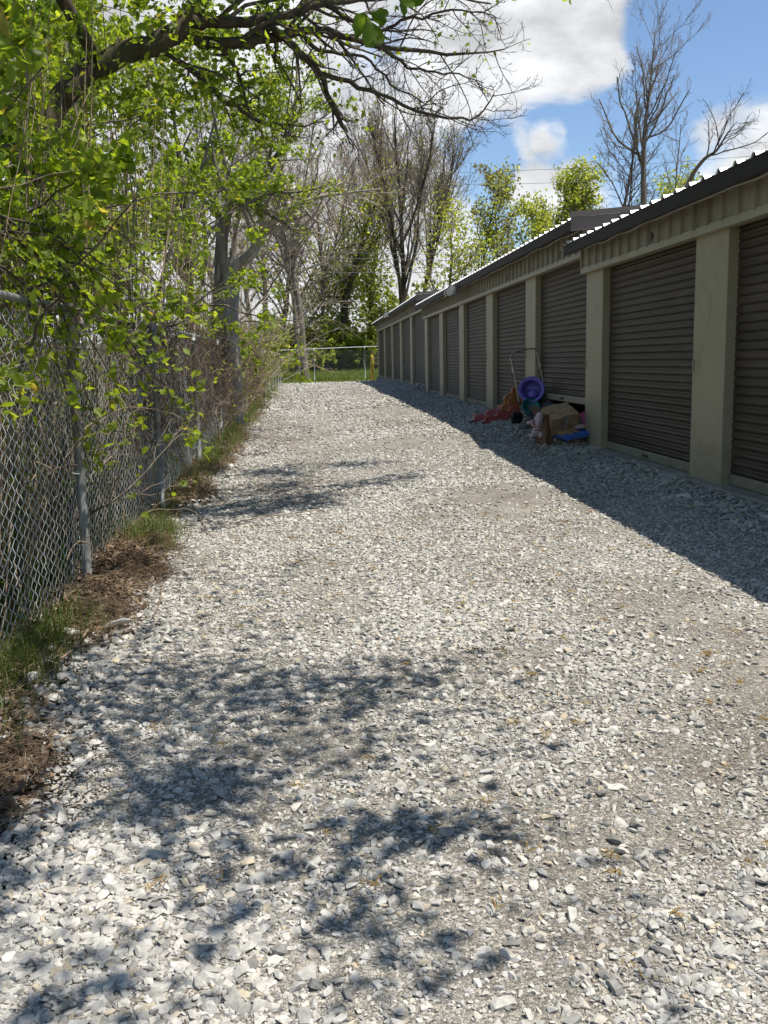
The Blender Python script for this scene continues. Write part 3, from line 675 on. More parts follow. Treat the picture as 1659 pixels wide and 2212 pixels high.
def add_leaves(name, rng, root, org, src, n, size, tmpl, mat, t0=.3, spread=.03, up=.6, trim=True):
    p, t = sample(rng, src, n, t0); p = p + rng.normal(0, spread, p.shape)
    if trim:                                   # sparser below the top of the near fence
        low = (p[:, 2] < 2.0) & (p[:, 1] < 14) & (p[:, 0] < -1.0); kp = ~low | (rng.random(n) < .3); p, t = p[kp], t[kp]
    if tmpl is MAPLE:
        k = len(p) // 2; V, F, r = leaves(rng, p[:k], t[:k], size * .72, MAPLE, up); V2, F2, r2 = leaves(rng, p[k:], t[k:], size * .80, OVAL, up * .8, .45)
        return tag(np_mesh(name, np.vstack([V, V2]) - org, np.vstack([F, F2 + len(V)]), mat, root, False, np.concatenate([r, r2])), kind='stuff')
    V, F, r = leaves(rng, p, t, size, tmpl, up); return tag(np_mesh(name, V - org, F, mat, root, False, r), kind='stuff')

def tree(label, base, h, r, seed, bmat, tmat, lean=(0, 0), first=.3, n1=14, l1=.45, a1=.75, n2=6, l2=.5, n3=5, l3=.5, up=.35, leaf=None, trunk=None, cat_='tree', name='tree', group=None, tr=.006, sides=(8, 5, 3), crown='crown', wig=.07, n4=0, twig_col=None, fork=0):
    """leaf = (mat, count, size, template, spread)"""
    rng = np.random.default_rng(seed); base = np.array(base, float)
    root = tag(empty(name, tuple(base)), label, cat_, group)
    if trunk is None:
        P0, R0 = walk(rng, base[None] - [[0, 0, .15]], np.array([[lean[0], lean[1], 1.0]]), np.array([h]), 14, wig * .8, (0, 0, .3), np.array([r]), .18)
    else:
        pts = np.array(trunk, float); P0 = spline(pts, 22)[None]; t = np.linspace(0, 1, 22); R0 = (r * (1 - t * .92))[None]
    R0 = R0.copy(); R0[:, 0] *= 1.45; R0[:, 1] *= 1.1
    big = [(P0, R0)]
    if fork:
        Pf, Rf = branch(rng, P0, R0, fork, first * .9, .65, .7, .5, 12, wig, (0, 0, .7), .55, tr); big.append((Pf, Rf))
        srcP = np.concatenate([spline(P0[0], 12)[None], Pf]); srcR = np.concatenate([np.interp(np.linspace(0, 1, 12), np.linspace(0, 1, R0.shape[1]), R0[0])[None], Rf])
    else: srcP, srcR = P0, R0
    P1, R1 = branch(rng, srcP, srcR, n1, first, .98, l1, a1, 9, wig * 1.5, (0, 0, up), .5, tr * 2)
    P2, R2 = branch(rng, P1, R1, n2, .15, 1, l2, .7, 7, wig * 2, (0, 0, up), .5, tr * 1.3)
    P3, R3 = branch(rng, P2, R2, n3, .15, 1, l3, .65, 5, wig * 2.2, (0, 0, up * .7), .55, tr * .9)
    tips = P3
    tp = [tubes(P2, R2, sides[2]), tubes(P3, R3, 3)]
    if n4:
        P4, R4 = branch(rng, P3, R3, n4, .2, 1, .6, .6, 4, wig * 2.2, (0, 0, up * .5), .6, tr * .7); tp.append(tubes(P4, R4, 3)); tips = P4
    parts = [tubes(p, q, sides[0]) for p, q in big]; V, F = cat(parts); np_mesh('trunk', V - base, F, bmat, root, True)
    V, F = tubes(P1, R1, sides[1]); tag(np_mesh('limbs', V - base, F, bmat, root, True), kind='stuff')
    V, F = cat(tp); tag(np_mesh('twigs', V - base, F, tmat, root, True), kind='stuff')
    if leaf:
        for lf in (leaf if isinstance(leaf, list) else [leaf]):
            add_leaves(crown, rng, root, base, tips, lf[1], lf[2], lf[3], lf[0], .1, lf[4])
    return root
def P_(x, y, Y): return atY(x, y, Y)
def gbase(px_, Y, dx=0):
    X_ = atY(px_, 780, Y)[0] + dx; return (X_, Y, float(zg(X_, Y)))

# ---- the big tree whose limbs overhang the driveway
def A_(x, y, z): return np.array((x, y, z))
def overhang():
    rng = np.random.default_rng(21); base = np.array((-4.0, 7.4, float(zg(-4.0, 7.4))))
    root = tag(empty('tree', tuple(base)), 'big dark limbed tree leaning from the left over the driveway at the top', 'tree')
    def limb(pts, r0, r1, n=20):
        P = spline([p if len(p) == 3 and not isinstance(p, tuple) else P_(*p) for p in pts], n); P[1:-1] += rng.normal(0, .012, P[1:-1].shape)
        return P[None], np.linspace(r0, r1, n)[None]
    trunk = limb([base - [0, 0, .2], np.array((-3.7, 7.4, 1.5)), (30, 420, 7.5), (110, 235, 7.7), (215, 140, 7.9), (330, 92, 8.0), (405, 45, 8.1), (450, -60, 8.3), (480, -190, 8.6)], .105, .07, 30)
    L = [limb([(385, 62, 8.1), (450, 92, 8.15), (540, 90, 8.2), (640, 72, 8.4), (714, 66, 8.5), (846, 103, 8.8), (978, 116, 9.1), (1091, 106, 9.4)], .06, .006, 26),
         limb([(400, 45, 8.1), (470, 50, 8.1), (570, 42, 8.2), (690, 12, 8.5), (800, -6, 8.8), (930, -15, 9.1), (1060, 8, 9.4)], .055, .008, 26),
         limb([(560, 78, 8.2), (592, 66, 8.25), (640, 105, 8.35), (691, 162, 8.5), (712, 215, 8.6), (735, 262, 8.7), (748, 284, 8.8)], .034, .018),
         limb([(688, 158, 8.5), (760, 182, 8.7), (826, 205, 8.9), (912, 245, 9.1), (1011, 258, 9.4), (1050, 232, 9.5), (1068, 198, 9.6)], .024, .005),
         limb([(800, 90, 8.7), (845, 120, 8.9), (896, 152, 9.0), (978, 159, 9.2), (1045, 179, 9.4)], .02, .004),
         limb([(640, 72, 8.4), (700, 110, 8.6), (790, 130, 8.9), (870, 195, 9.2), (960, 235, 9.4)], .02, .004),
         limb([(330, 92, 8.0), (420, 160, 8.2), (520, 240, 8.5), (600, 270, 8.8), (700, 262, 9.1)], .03, .006),
         limb([(700, 10, 8.5), (800, 60, 8.4), (900, 40, 8.4), (1000, 20, 8.5), (1075, 40, 8.6)], .02, .004),
         limb([(450, -60, 8.3), (560, -90, 8.4), (720, -110, 8.6), (900, -70, 8.8)], .05, .01),
         limb([(450, -60, 8.3), A_(-.9, 7.0, 5.6), A_(-.1, 5.4, 5.5), A_(.35, 4.0, 5.0), A_(.9, 2.9, 4.6), A_(1.2, 1.8, 4.3)], .06, .01),
         limb([(450, -60, 8.3), A_(-1.3, 6.2, 5.7), A_(-.6, 4.2, 5.3), A_(0, 2.7, 4.9), A_(.55, 1.4, 4.6)], .06, .01),
         limb([A_(-.6, 4.2, 5.3), A_(.2, 3.9, 4.9), A_(1.0, 3.4, 4.6), A_(1.75, 3.3, 4.5)], .03, .008),
         limb([(480, -190, 8.6), A_(-.2, 8.6, 6.5), A_(.8, 8.9, 6.5), A_(1.8, 9.3, 6.2), A_(2.7, 9.7, 5.8)], .05, .01),
         limb([(480, -190, 8.6), A_(.0, 7.8, 6.7), A_(1.1, 7.9, 6.6), A_(2.0, 8.3, 6.3)], .05, .01),
         limb([A_(-.2, 8.6, 6.5), A_(.5, 9.8, 6.6), A_(1.3, 10.6, 6.4), A_(2.3, 11.2, 6.0)], .04, .01),
         limb([(215, 140, 7.9), A_(-2.2, 6.2, 5.2), A_(-1.7, 4.6, 5.0), A_(-1.0, 3.2, 4.7), A_(-.3, 2.2, 4.5)], .05, .01)]
    V, F = tubes(*trunk, 12); np_mesh('trunk', V - base, F, 'bark_dark', root, True)
    for p, q in L:
        V, F = tubes(p, q, 8); np_mesh('limb', V - base, F, 'bark_dark', root, True)
    PL = np.concatenate([np.stack([spline(p[0], 20) for p, q in L])]); RL = np.stack([np.interp(np.linspace(0, 1, 20), np.linspace(0, 1, q.shape[1]), q[0]) for p, q in L])
    out = np.array([.25, .1, -.55])
    P1, R1 = branch(rng, PL, RL, 13, .12, 1, .34, .75, 9, .13, (.3, .1, -.25), .45, .005, .2, .5)
    P2, R2 = branch(rng, P1, R1, 5, .15, 1, .5, .8, 7, .15, (.15, 0, .45), .6, .0032, .12)
    P3, R3 = branch(rng, P2, R2, 3, .3, 1, .4, .7, 5, .15, (0, 0, .5), .65, .0024, .06)
    V, F = cat([tubes(P1, R1, 5), tubes(P2, R2, 3), tubes(P3, R3, 3)]); tag(np_mesh('twigs', V - base, F, 'twig_dark', root, True), kind='stuff')
    # sparse young leaves on the inner twigs, and the leafier boughs above and behind the camera's left
    far = np.concatenate([P2[:40 * 12], P2])
    sel = P2[(P2[:, 0, 0] < -.2) | (P2[:, 0, 1] < 7.4)]
    add_leaves('foliage', rng, root, base, sel, 3600, .066, MAPLE, 'leaf', .3, .03)
    near = P2[(P2[:, 0, 1] < 7.2) & (P2[:, 0, 2] > 4)]; add_leaves('foliage', rng, root, base, near, 4000, .095, MAPLE, 'leaf', .1, .25)
    fore = P2[(P2[:, 0, 1] < 2.6) & (P2[:, 0, 2] > 3.8) & (P2[:, 0, 0] < 1.5)]; add_leaves('foliage', rng, root, base, fore, 3400, .10, MAPLE, 'leaf', .1, .09)
    high = P2[(P2[:, 0, 1] > 7.2) & (P2[:, 0, 2] > 5.4)]; add_leaves('foliage', rng, root, base, high, 6000, .10, MAPLE, 'leaf', .1, .13)
    add_leaves('foliage', rng, root, base, spline(trunk[0][0][4:], 16)[None], 2200, .08, MAPLE, 'leaf', .0, .26)
    add_leaves('foliage', rng, root, base, PL[:3], 500, .065, MAPLE, 'leaf', .0, .16)
    return root
overhang()

# a sprig with large leaves hanging close above the path
sp = P_(815, 20, 1.75); sg = tag(empty('leaf_sprig', tuple(sp)), 'large green compound leaf dangling in front of the sky at the top', 'leaf')
obj('stalk', tube([np.array(P_(880, -700, 2.6)) - sp, np.array(P_(850, -330, 2.2)) - sp, np.array(P_(845, -80, 1.8)) - sp, np.array(P_(815, 0, 1.75)) - sp, np.array(P_(790, 32, 1.75)) - sp], [.004, .0035, .0025, .0016, .0012], 6), 'twig_grey', sg, True)
def bigleaf(tip, basep, width, Yt, seed):
    a = np.array(P_(*basep)); b = np.array(P_(*tip)); d = b - a; L = np.linalg.norm(d); d /= L; v = norm(np.array(ray(*tip[:2]))); s = norm(np.cross(d, v)); nn = np.cross(s, d)
    rg = np.random.default_rng(seed); prof = [(0, .02), (.12, .5), (.28, .9), (.45, 1), (.6, .86), (.68, .9), (.8, .5), (.9, .25), (1, .01)]
    V = []; F = []
    for t, w in prof:
        c = a + d * L * t + nn * (.012 * math.sin(t * 3) - .02 * t * t)
        for k in (-1, -.5, 0, .5, 1): V.append(c + s * width * w * k * rg.uniform(.92, 1.06) + nn * (.010 * abs(k) + .003 * math.sin(t * 21 + k * 4)) - sp)
    for i in range(len(prof) - 1):
        for k in range(4): F.append((i * 5 + k, i * 5 + k + 1, i * 5 + 6 + k, i * 5 + 5 + k))
    o = np_mesh('leaflet', np.array(V), np.array(F), 'leaf_dark', sg, True, np.full(len(V), .55)); return o
bigleaf((816, 108, 1.7), (788, 32, 1.75), .020, 1.7, 1); bigleaf((768, 84, 1.78), (786, 32, 1.75), .015, 1.78, 2); bigleaf((842, 42, 1.72), (792, 26, 1.75), .014, 1.72, 3)
bigleaf((886, 24, 1.7), (856, -10, 1.78), .014, 1.7, 4); bigleaf((925, -4, 1.75), (862, -14, 1.78), .016, 1.7, 5)

# ---- twin trunks just behind the fence
tw = [P_(470, 742, 17.0), P_(473, 680, 17.0), P_(477, 615, 17.0), P_(478, 523, 17.1), P_(489, 463, 17.1), P_(505, 437, 17.0), P_(533, 412, 16.8), P_(572, 380, 16.6), P_(600, 335, 16.5), P_(625, 290, 16.5), P_(640, 200, 16.6), P_(640, 110, 16.7)]
tw[0][2] = .1
tree('grey trunk behind the fence bending right high up, left one of the twin trunks', tw[0], 6, .14, 31, 'bark_grey', 'twig_grey', trunk=tw, first=.3, n1=20, l1=.34, a1=.9, n2=6, n3=4, up=.25, leaf=('leaf', 3600, .085, MAPLE, .06), tr=.0045, sides=(12, 5, 3))
tw2 = [P_(497, 745, 17.6), P_(499, 690, 17.6), P_(503, 620, 17.6), P_(511, 575, 17.6), P_(530, 560, 17.5), P_(549, 541, 17.4), P_(560, 505, 17.3), P_(574, 486, 17.2), P_(610, 464, 17.1), P_(648, 440, 17.0), P_(699, 423, 16.9), P_(747, 417, 16.8), P_(823, 408, 16.6)]
tw2[0][2] = .1
tree('pale barked right twin trunk reaching a bare white limb over the driveway', tw2[0], 6, .15, 32, 'bark_pale', 'twig_pale', trunk=tw2, first=.42, n1=24, l1=.26, a1=.8, n2=7, n3=5, up=-.05, tr=.0045, sides=(12, 5, 3), leaf=('leaf_bud', 500, .05, OVAL, .03))

# ---- saplings and shrubs along the fence
def sapling(label, x, y, h, r, seed, nleaf, lsize=.085, lean=(0, 0), mat='leaf', group='leafy saplings along the left fence', n1=16, l1=.42, up=.15, tm='twig_grey', name='sapling', tmpl=MAPLE, first=.12, bm='bark_grey'):
    return tree(label, (x, y, float(zg(x, y))), h, r, seed, bm, tm, lean=lean, first=first, n1=n1, l1=l1, a1=.95, n2=5, l2=.5, n3=3, l3=.5, up=up, leaf=(mat, nleaf, lsize, tmpl, .035), cat_='sapling', name=name, group=group, tr=.003, sides=(7, 4, 3), wig=.1, crown='foliage')
sapling('bright leafed sapling behind the fence at the left edge of the picture', -2.35, 4.6, 4.6, .030, 41, 6200, .08, (.10, .05))
sapling('tall leafy sapling close behind the nearest visible fence post', -2.2, 6.3, 5.4, .035, 42, 7000, .08, (.05, .05))
sapling('low leafy sapling leaning over the fence top rail towards the driveway', -1.72, 6.5, 2.5, .022, 43, 900, .08, (.14, .12), l1=.5)
sapling('leafy sapling behind the second visible fence post', -2.5, 8.9, 5.6, .04, 44, 6400, .08, (.08, 0))
sapling('sapling with spreading boughs in the thicket left of the overhanging tree', -3.4, 5.8, 6.2, .05, 45, 8000, .08, (.05, .0))
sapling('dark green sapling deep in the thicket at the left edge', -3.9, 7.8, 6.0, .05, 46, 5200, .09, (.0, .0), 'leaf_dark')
sapling('slender leafy sapling between the overhanging tree and the twin trunks', -2.6, 11.6, 5.5, .035, 47, 4600, .08, (.10, 0))
sapling('leafy sapling reaching up beside the twin trunks', -2.7, 14.5, 6.8, .05, 48, 4600, .1, (.06, 0))
sapling('thin sapling with few leaves in front of the twin trunks', -1.85, 13.0, 3.4, .02, 49, 900, .085, (.03, 0))
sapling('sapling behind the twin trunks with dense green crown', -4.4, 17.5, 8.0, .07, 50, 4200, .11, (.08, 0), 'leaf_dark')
sapling('leafy sapling far back in the thicket on the left', -5.6, 11.5, 8.0, .07, 51, 7000, .11, (.0, 0), 'leaf')
sapling('tall thin sapling at the upper left corner', -3.4, 4.2, 7.0, .04, 52, 8000, .08, (-.02, .05), 'leaf')

sapling('dense leafed sapling in the middle of the thicket behind the second fence panel', -2.9, 7.0, 5.8, .04, 53, 7000, .08, (.04, 0))
sapling('fresh green sapling behind the third fence panel', -3.3, 9.9, 6.4, .045, 54, 7000, .085, (.06, 0))
# ---- the leafy bough hanging over the outside of the fence
def bough():
    rng = np.random.default_rng(61); b0 = np.array((-1.75, 5.2, 2.3)); root = tag(empty('maple_bough', tuple(b0)), 'drooping bough of bright maple leaves hanging over the front of the fence', 'branch')
    ends = [(420, 800, 6.6), (400, 930, 6.5), (330, 880, 6.2), (385, 740, 7.0), (300, 950, 6.0), (250, 830, 6.0), (430, 690, 7.4), (200, 930, 5.9), (160, 1020, 5.7), (350, 700, 6.6), (150, 760, 5.8), (260, 720, 6.3), (60, 720, 5.3), (230, 640, 6.3), (340, 610, 7.0), (120, 640, 5.6)]
    PP, RR = [], []
    for i, e in enumerate(ends):
        q = np.array(P_(*e)); q[0] = max(q[0], -1.46) + .05 * (i % 3); m = (b0 + q) / 2 + np.array([.05, 0, .12 + .1 * rng.random()])
        st = b0 + rng.normal(0, .05, 3) + (np.array([0, .9, -.1]) if q[1] > 6.4 else 0)
        PP.append(spline([st, m, q], 12)); RR.append(np.linspace(.009, .0022, 12))
    PP = np.array(PP); RR = np.array(RR)
    P1, R1 = branch(rng, PP, RR, 6, .4, 1, .3, .8, 6, .12, (.1, 0, -.1), .6, .0016, .12)
    V, F = cat([tubes(PP, RR, 6), tubes(P1, R1, 3)]); tag(np_mesh('stems', V - b0, F, 'twig_dark', root, True), kind='stuff')
    add_leaves('foliage', rng, root, b0, P1, 620, .088, MAPLE, 'leaf', .25, .02, 1.1, False)
    add_leaves('foliage', rng, root, b0, PP, 160, .09, MAPLE, 'leaf', .55, .03, 1.1, False)
bough()

# ---- shrubs further down the fence line
def shrub(label, x, y, h, w, seed, nleaf, mat, lsize, tm='twig_pale', stems=16, group='scrubby bushes along the fence', up=.3, tmpl=OVAL, name='bush', tr=.0035):
    rng = np.random.default_rng(seed); base = np.array((x, y, float(zg(x, y)))); root = tag(empty(name, tuple(base)), label, 'bush', group)
    st = base + np.c_[rng.normal(0, w * .28, stems), rng.normal(0, w * .28, stems), np.full(stems, -.05)]
    dr = np.c_[rng.normal(0, .42, stems), rng.normal(0, .42, stems), np.ones(stems)]
    P0, R0 = walk(rng, st, dr, h * rng.uniform(.6, 1.15, stems), 10, .13, (0, 0, -.35), np.full(stems, tr * 3), .3)
    P1, R1 = branch(rng, P0, R0, 7, .15, 1, .42, .7, 7, .16, (0, 0, up - .3), .6, tr)
    P2, R2 = branch(rng, P1, R1, 4, .15, 1, .5, .7, 5, .18, (0, 0, up), .6, tr * .7)
    V, F = cat([tubes(P0, R0, 5), tubes(P1, R1, 3), tubes(P2, R2, 3)]); tag(np_mesh('stems', V - base, F, tm, root, True), kind='stuff')
    if nleaf: add_leaves('foliage', rng, root, base, P2, nleaf, lsize, tmpl, mat, .1, .04)
    return root
shrub('tangled brown bush smothering the fence beyond the third post', -1.75, 15.5, 2.2, 1.0, 71, 500, 'leaf_bud', .05, 'vine', 22)
shrub('brushy bush with small green leaves beside the twin trunks', -1.75, 19.5, 2.4, 1.1, 72, 1500, 'leaf_mid', .055, 'vine', 22)
shrub('scrubby bush spilling over the fence onto the gravel edge', -1.85, 23.5, 2.5, 1.2, 73, 1700, 'leaf_mid', .06, 'vine', 22)
shrub('olive green bush on the verge halfway to the far fence', -2.3, 28.5, 2.7, 1.4, 74, 2200, 'leaf_mid', .07, 'twig_pale', 22)
shrub('straggly bush with pale bare canes near the far end of the verge', -3.1, 34.0, 2.6, 1.5, 75, 1500, 'leaf_bud', .07, 'twig_pale', 24)
shrub('leafy bush at the far end of the verge beside the far fence', -4.2, 41.0, 3.0, 1.7, 76, 2600, 'leaf_mid', .085, 'twig_pale', 22, tr=.005)
shrub('rounded bush where the left fence meets the far fence', -5.4, 48.0, 3.2, 1.9, 77, 2800, 'leaf_mid', .095, 'twig_pale', 22, tr=.006)
shrub('bare twiggy bush behind the fence beyond the twin trunks', -3.1, 24.0, 4.2, 2.0, 78, 500, 'leaf_bud', .08, 'twig_pale', 26, tr=.005)
shrub('bare pale bush rising behind the fence midway along', -3.4, 31.0, 5.0, 2.4, 79, 700, 'leaf_bud', .09, 'twig_pale', 28, tr=.006)
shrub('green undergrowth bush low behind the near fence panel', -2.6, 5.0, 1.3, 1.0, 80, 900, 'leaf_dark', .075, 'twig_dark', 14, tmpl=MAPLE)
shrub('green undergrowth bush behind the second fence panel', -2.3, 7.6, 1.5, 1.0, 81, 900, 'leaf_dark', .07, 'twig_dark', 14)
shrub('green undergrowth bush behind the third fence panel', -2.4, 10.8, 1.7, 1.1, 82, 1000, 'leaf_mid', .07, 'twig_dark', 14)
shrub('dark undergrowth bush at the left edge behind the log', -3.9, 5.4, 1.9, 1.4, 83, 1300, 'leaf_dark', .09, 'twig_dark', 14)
shrub('leafy undergrowth bush below the twin trunks', -3.2, 14.0, 2.0, 1.4, 84, 1400, 'leaf_mid', .08, 'twig_grey', 16)

# ---- vines and brambles (nobody could count the stems)
rng = np.random.default_rng(91)
n = 420; y = rng.uniform(3.2, 24, n); st = np.c_[-1.62 - np.abs(rng.normal(0, .6, n)), y, np.zeros(n)]; st[:, 2] = zg(st[:, 0], st[:, 1])
P0, R0 = walk(rng, st, np.c_[rng.normal(.05, .25, n), rng.normal(0, .25, n), np.ones(n)], rng.uniform(1.6, 5.2, n), 16, .13, (.1, 0, -.5), rng.uniform(.0025, .0075, n), .4)
P1, R1 = branch(rng, P0, R0, 3, .3, 1, .3, .8, 8, .2, (0, 0, -.6), .6, .0016)
n2_ = 110; y2_ = rng.uniform(4.0, 12, n2_); st2 = np.c_[-1.7 - np.abs(rng.normal(0, .9, n2_)), y2_, np.zeros(n2_)]; st2[:, 2] = zg(st2[:, 0], y2_)
P5, R5 = walk(rng, st2, np.c_[rng.normal(.03, .14, n2_), rng.normal(0, .14, n2_), np.ones(n2_)], rng.uniform(2.5, 6, n2_), 16, .12, (.05, 0, -.3), rng.uniform(.003, .009, n2_), .35)
for q_ in (P0, P1, P5): q_[:, :, 0] = np.where(q_[:, :, 0] > -1.62, -1.62 + .12 * (q_[:, :, 0] + 1.62), q_[:, :, 0])
V, F = cat([tubes(P0, R0, 4), tubes(P1, R1, 3), tubes(P5, R5, 4)])
tag(np_mesh('vine_thicket', V, F, 'vine', None, True), 'pale dry vine stems climbing and arching through the thicket behind the fence', 'vines', kind='stuff')
n = 3400; y = 7.5 + 21 * rng.random(n) ** .9
st = np.c_[rng.normal(-1.53, .07, n), y, rng.uniform(.7, 1.0, n)]; st[:, 2] = 1.9 - 1.25 * rng.random(n) ** 1.6
P0, R0 = walk(rng, st, rng.normal(0, 1, (n, 3)) * [.35, 1, .8], rng.uniform(.3, 1.0, n), 9, .33, (0, 0, -1.1), rng.uniform(.0018, .0045, n), .6)
P0[:, :, 0] = -1.5 + (P0[:, :, 0] + 1.5) * .45
V, F = tubes(P0, R0, 3)
tag(np_mesh('dead_vine_mat', V, F, 'vine_dead', None, True), 'brown mat of dead vines draped over the top half of the fence', 'vines', kind='stuff')
n = 60; y = rng.uniform(4.6, 15, n); st = np.c_[rng.normal(-1.42, .05, n), y, np.zeros(n)]; st[:, 2] = zg(st[:, 0], y) + rng.random(n) * 1.2
P0, R0 = walk(rng, st, np.c_[rng.normal(.12, .15, n), rng.normal(0, .5, n), np.abs(rng.normal(.6, .4, n))], rng.uniform(.3, .9, n), 12, .15, (.1, 0, -.9), rng.uniform(.002, .005, n), .4)
V, F = tubes(P0, R0, 4)
tag(np_mesh('bramble_canes', V, F, 'vine', None, True), 'thin dry canes poking out through the near fence over the verge', 'canes', kind='stuff')

# ---- rotten log behind the near fence
lg = tag(empty('rotten_log', (-2.25, 5.6, float(zg(-2.25, 5.6)))), 'weathered rotten log lying behind the near fence panel', 'log')
rg = np.random.default_rng(4); k = 22
Pl = spline([(-.75, -1.0, .05), (-.35, -.3, .55), (-.1, .35, .85), (.1, .9, 1.0)], k)
V, F = tubes(Pl[None], (.21 + .05 * np.sin(np.linspace(0, 9, k)) + rg.normal(0, .018, k))[None], 12); V = V + rg.normal(0, .014, V.shape)
np_mesh('trunk', V, F, 'rotten', lg, True); obj('broken_end', tube([Pl[-1] - [.01, .05, .02], Pl[-1] + [.02, .1, .06]], [.18, .04], 9), 'rotten', lg)

# ---- woods beyond the far fence
G = 'bare and budding trees in the woods beyond the far fence'
def far(label, px_, Y, top, r, seed, bm, tm, **k):
    b = gbase(px_, Y); zt = atY(px_, top, Y)[2]; return tree(label, b, zt - b[2], r, seed, bm, tm, group=k.pop('group', G), **k)
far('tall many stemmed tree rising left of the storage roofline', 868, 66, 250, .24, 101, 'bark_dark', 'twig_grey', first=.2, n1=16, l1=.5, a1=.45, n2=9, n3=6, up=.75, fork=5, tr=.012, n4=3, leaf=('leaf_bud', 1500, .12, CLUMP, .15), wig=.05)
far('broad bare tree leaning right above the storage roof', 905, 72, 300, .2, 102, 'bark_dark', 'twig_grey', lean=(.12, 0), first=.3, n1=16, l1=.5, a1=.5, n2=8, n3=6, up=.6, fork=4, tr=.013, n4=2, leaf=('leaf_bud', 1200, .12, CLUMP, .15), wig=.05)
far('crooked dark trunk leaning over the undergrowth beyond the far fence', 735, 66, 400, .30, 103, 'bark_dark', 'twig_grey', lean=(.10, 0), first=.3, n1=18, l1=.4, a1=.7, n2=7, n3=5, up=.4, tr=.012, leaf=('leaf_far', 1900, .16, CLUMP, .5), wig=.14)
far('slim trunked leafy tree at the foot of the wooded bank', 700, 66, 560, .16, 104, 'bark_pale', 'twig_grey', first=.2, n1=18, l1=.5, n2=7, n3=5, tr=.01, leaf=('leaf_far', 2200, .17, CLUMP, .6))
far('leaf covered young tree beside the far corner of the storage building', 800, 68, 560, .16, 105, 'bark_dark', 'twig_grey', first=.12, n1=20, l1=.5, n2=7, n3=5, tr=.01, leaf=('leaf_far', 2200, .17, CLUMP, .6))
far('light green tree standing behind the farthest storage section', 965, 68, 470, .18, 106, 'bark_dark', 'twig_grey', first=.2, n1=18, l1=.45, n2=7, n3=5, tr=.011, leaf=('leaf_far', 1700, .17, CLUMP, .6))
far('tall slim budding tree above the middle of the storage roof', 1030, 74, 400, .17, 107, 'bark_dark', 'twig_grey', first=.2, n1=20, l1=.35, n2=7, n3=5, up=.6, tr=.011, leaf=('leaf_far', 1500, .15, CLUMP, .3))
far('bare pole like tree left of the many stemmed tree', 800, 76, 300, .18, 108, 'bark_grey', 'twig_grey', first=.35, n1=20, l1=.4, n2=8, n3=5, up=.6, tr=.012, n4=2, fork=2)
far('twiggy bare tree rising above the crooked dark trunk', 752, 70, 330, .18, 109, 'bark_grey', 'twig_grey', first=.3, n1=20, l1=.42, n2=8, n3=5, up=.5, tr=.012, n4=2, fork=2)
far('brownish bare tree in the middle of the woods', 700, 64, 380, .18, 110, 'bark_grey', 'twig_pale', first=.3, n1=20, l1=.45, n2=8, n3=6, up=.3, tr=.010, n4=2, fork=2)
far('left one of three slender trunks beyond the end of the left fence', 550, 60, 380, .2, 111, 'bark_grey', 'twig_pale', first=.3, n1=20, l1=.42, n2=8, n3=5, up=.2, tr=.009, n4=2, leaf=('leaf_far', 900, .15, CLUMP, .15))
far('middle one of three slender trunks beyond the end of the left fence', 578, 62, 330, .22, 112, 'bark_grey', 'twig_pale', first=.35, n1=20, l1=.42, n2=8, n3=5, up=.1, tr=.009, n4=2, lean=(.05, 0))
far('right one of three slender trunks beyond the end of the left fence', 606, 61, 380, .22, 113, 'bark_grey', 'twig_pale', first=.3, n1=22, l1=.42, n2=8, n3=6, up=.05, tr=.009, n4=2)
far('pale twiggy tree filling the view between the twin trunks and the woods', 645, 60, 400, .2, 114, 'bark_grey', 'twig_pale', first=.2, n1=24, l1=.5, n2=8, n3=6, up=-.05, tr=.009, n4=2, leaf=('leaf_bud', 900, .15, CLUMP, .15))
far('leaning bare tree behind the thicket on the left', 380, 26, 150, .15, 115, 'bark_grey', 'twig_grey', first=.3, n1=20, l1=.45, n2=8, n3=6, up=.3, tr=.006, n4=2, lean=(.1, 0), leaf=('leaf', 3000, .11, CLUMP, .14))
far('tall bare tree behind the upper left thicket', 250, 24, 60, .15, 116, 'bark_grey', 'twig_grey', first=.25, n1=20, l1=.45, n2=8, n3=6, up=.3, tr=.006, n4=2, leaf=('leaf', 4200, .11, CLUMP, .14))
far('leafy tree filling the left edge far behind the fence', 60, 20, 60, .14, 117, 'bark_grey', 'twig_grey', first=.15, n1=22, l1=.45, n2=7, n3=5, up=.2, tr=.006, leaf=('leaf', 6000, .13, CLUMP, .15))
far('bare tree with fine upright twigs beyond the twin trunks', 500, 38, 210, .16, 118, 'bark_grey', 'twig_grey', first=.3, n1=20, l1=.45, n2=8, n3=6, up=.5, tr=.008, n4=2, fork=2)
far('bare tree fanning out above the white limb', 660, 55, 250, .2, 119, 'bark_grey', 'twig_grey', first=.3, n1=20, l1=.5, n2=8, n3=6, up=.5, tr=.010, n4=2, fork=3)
tree('leaning pale bare tree with tangled twigs just behind the left fence', (-2.5, 26.0, float(zg(-2.5, 26.0))), 7.5, .09, 131, 'bark_grey', 'twig_pale', lean=(.12, 0), first=.2, n1=22, l1=.42, a1=.9, n2=7, n3=5, up=-.1, tr=.0045, n4=2, group=G)
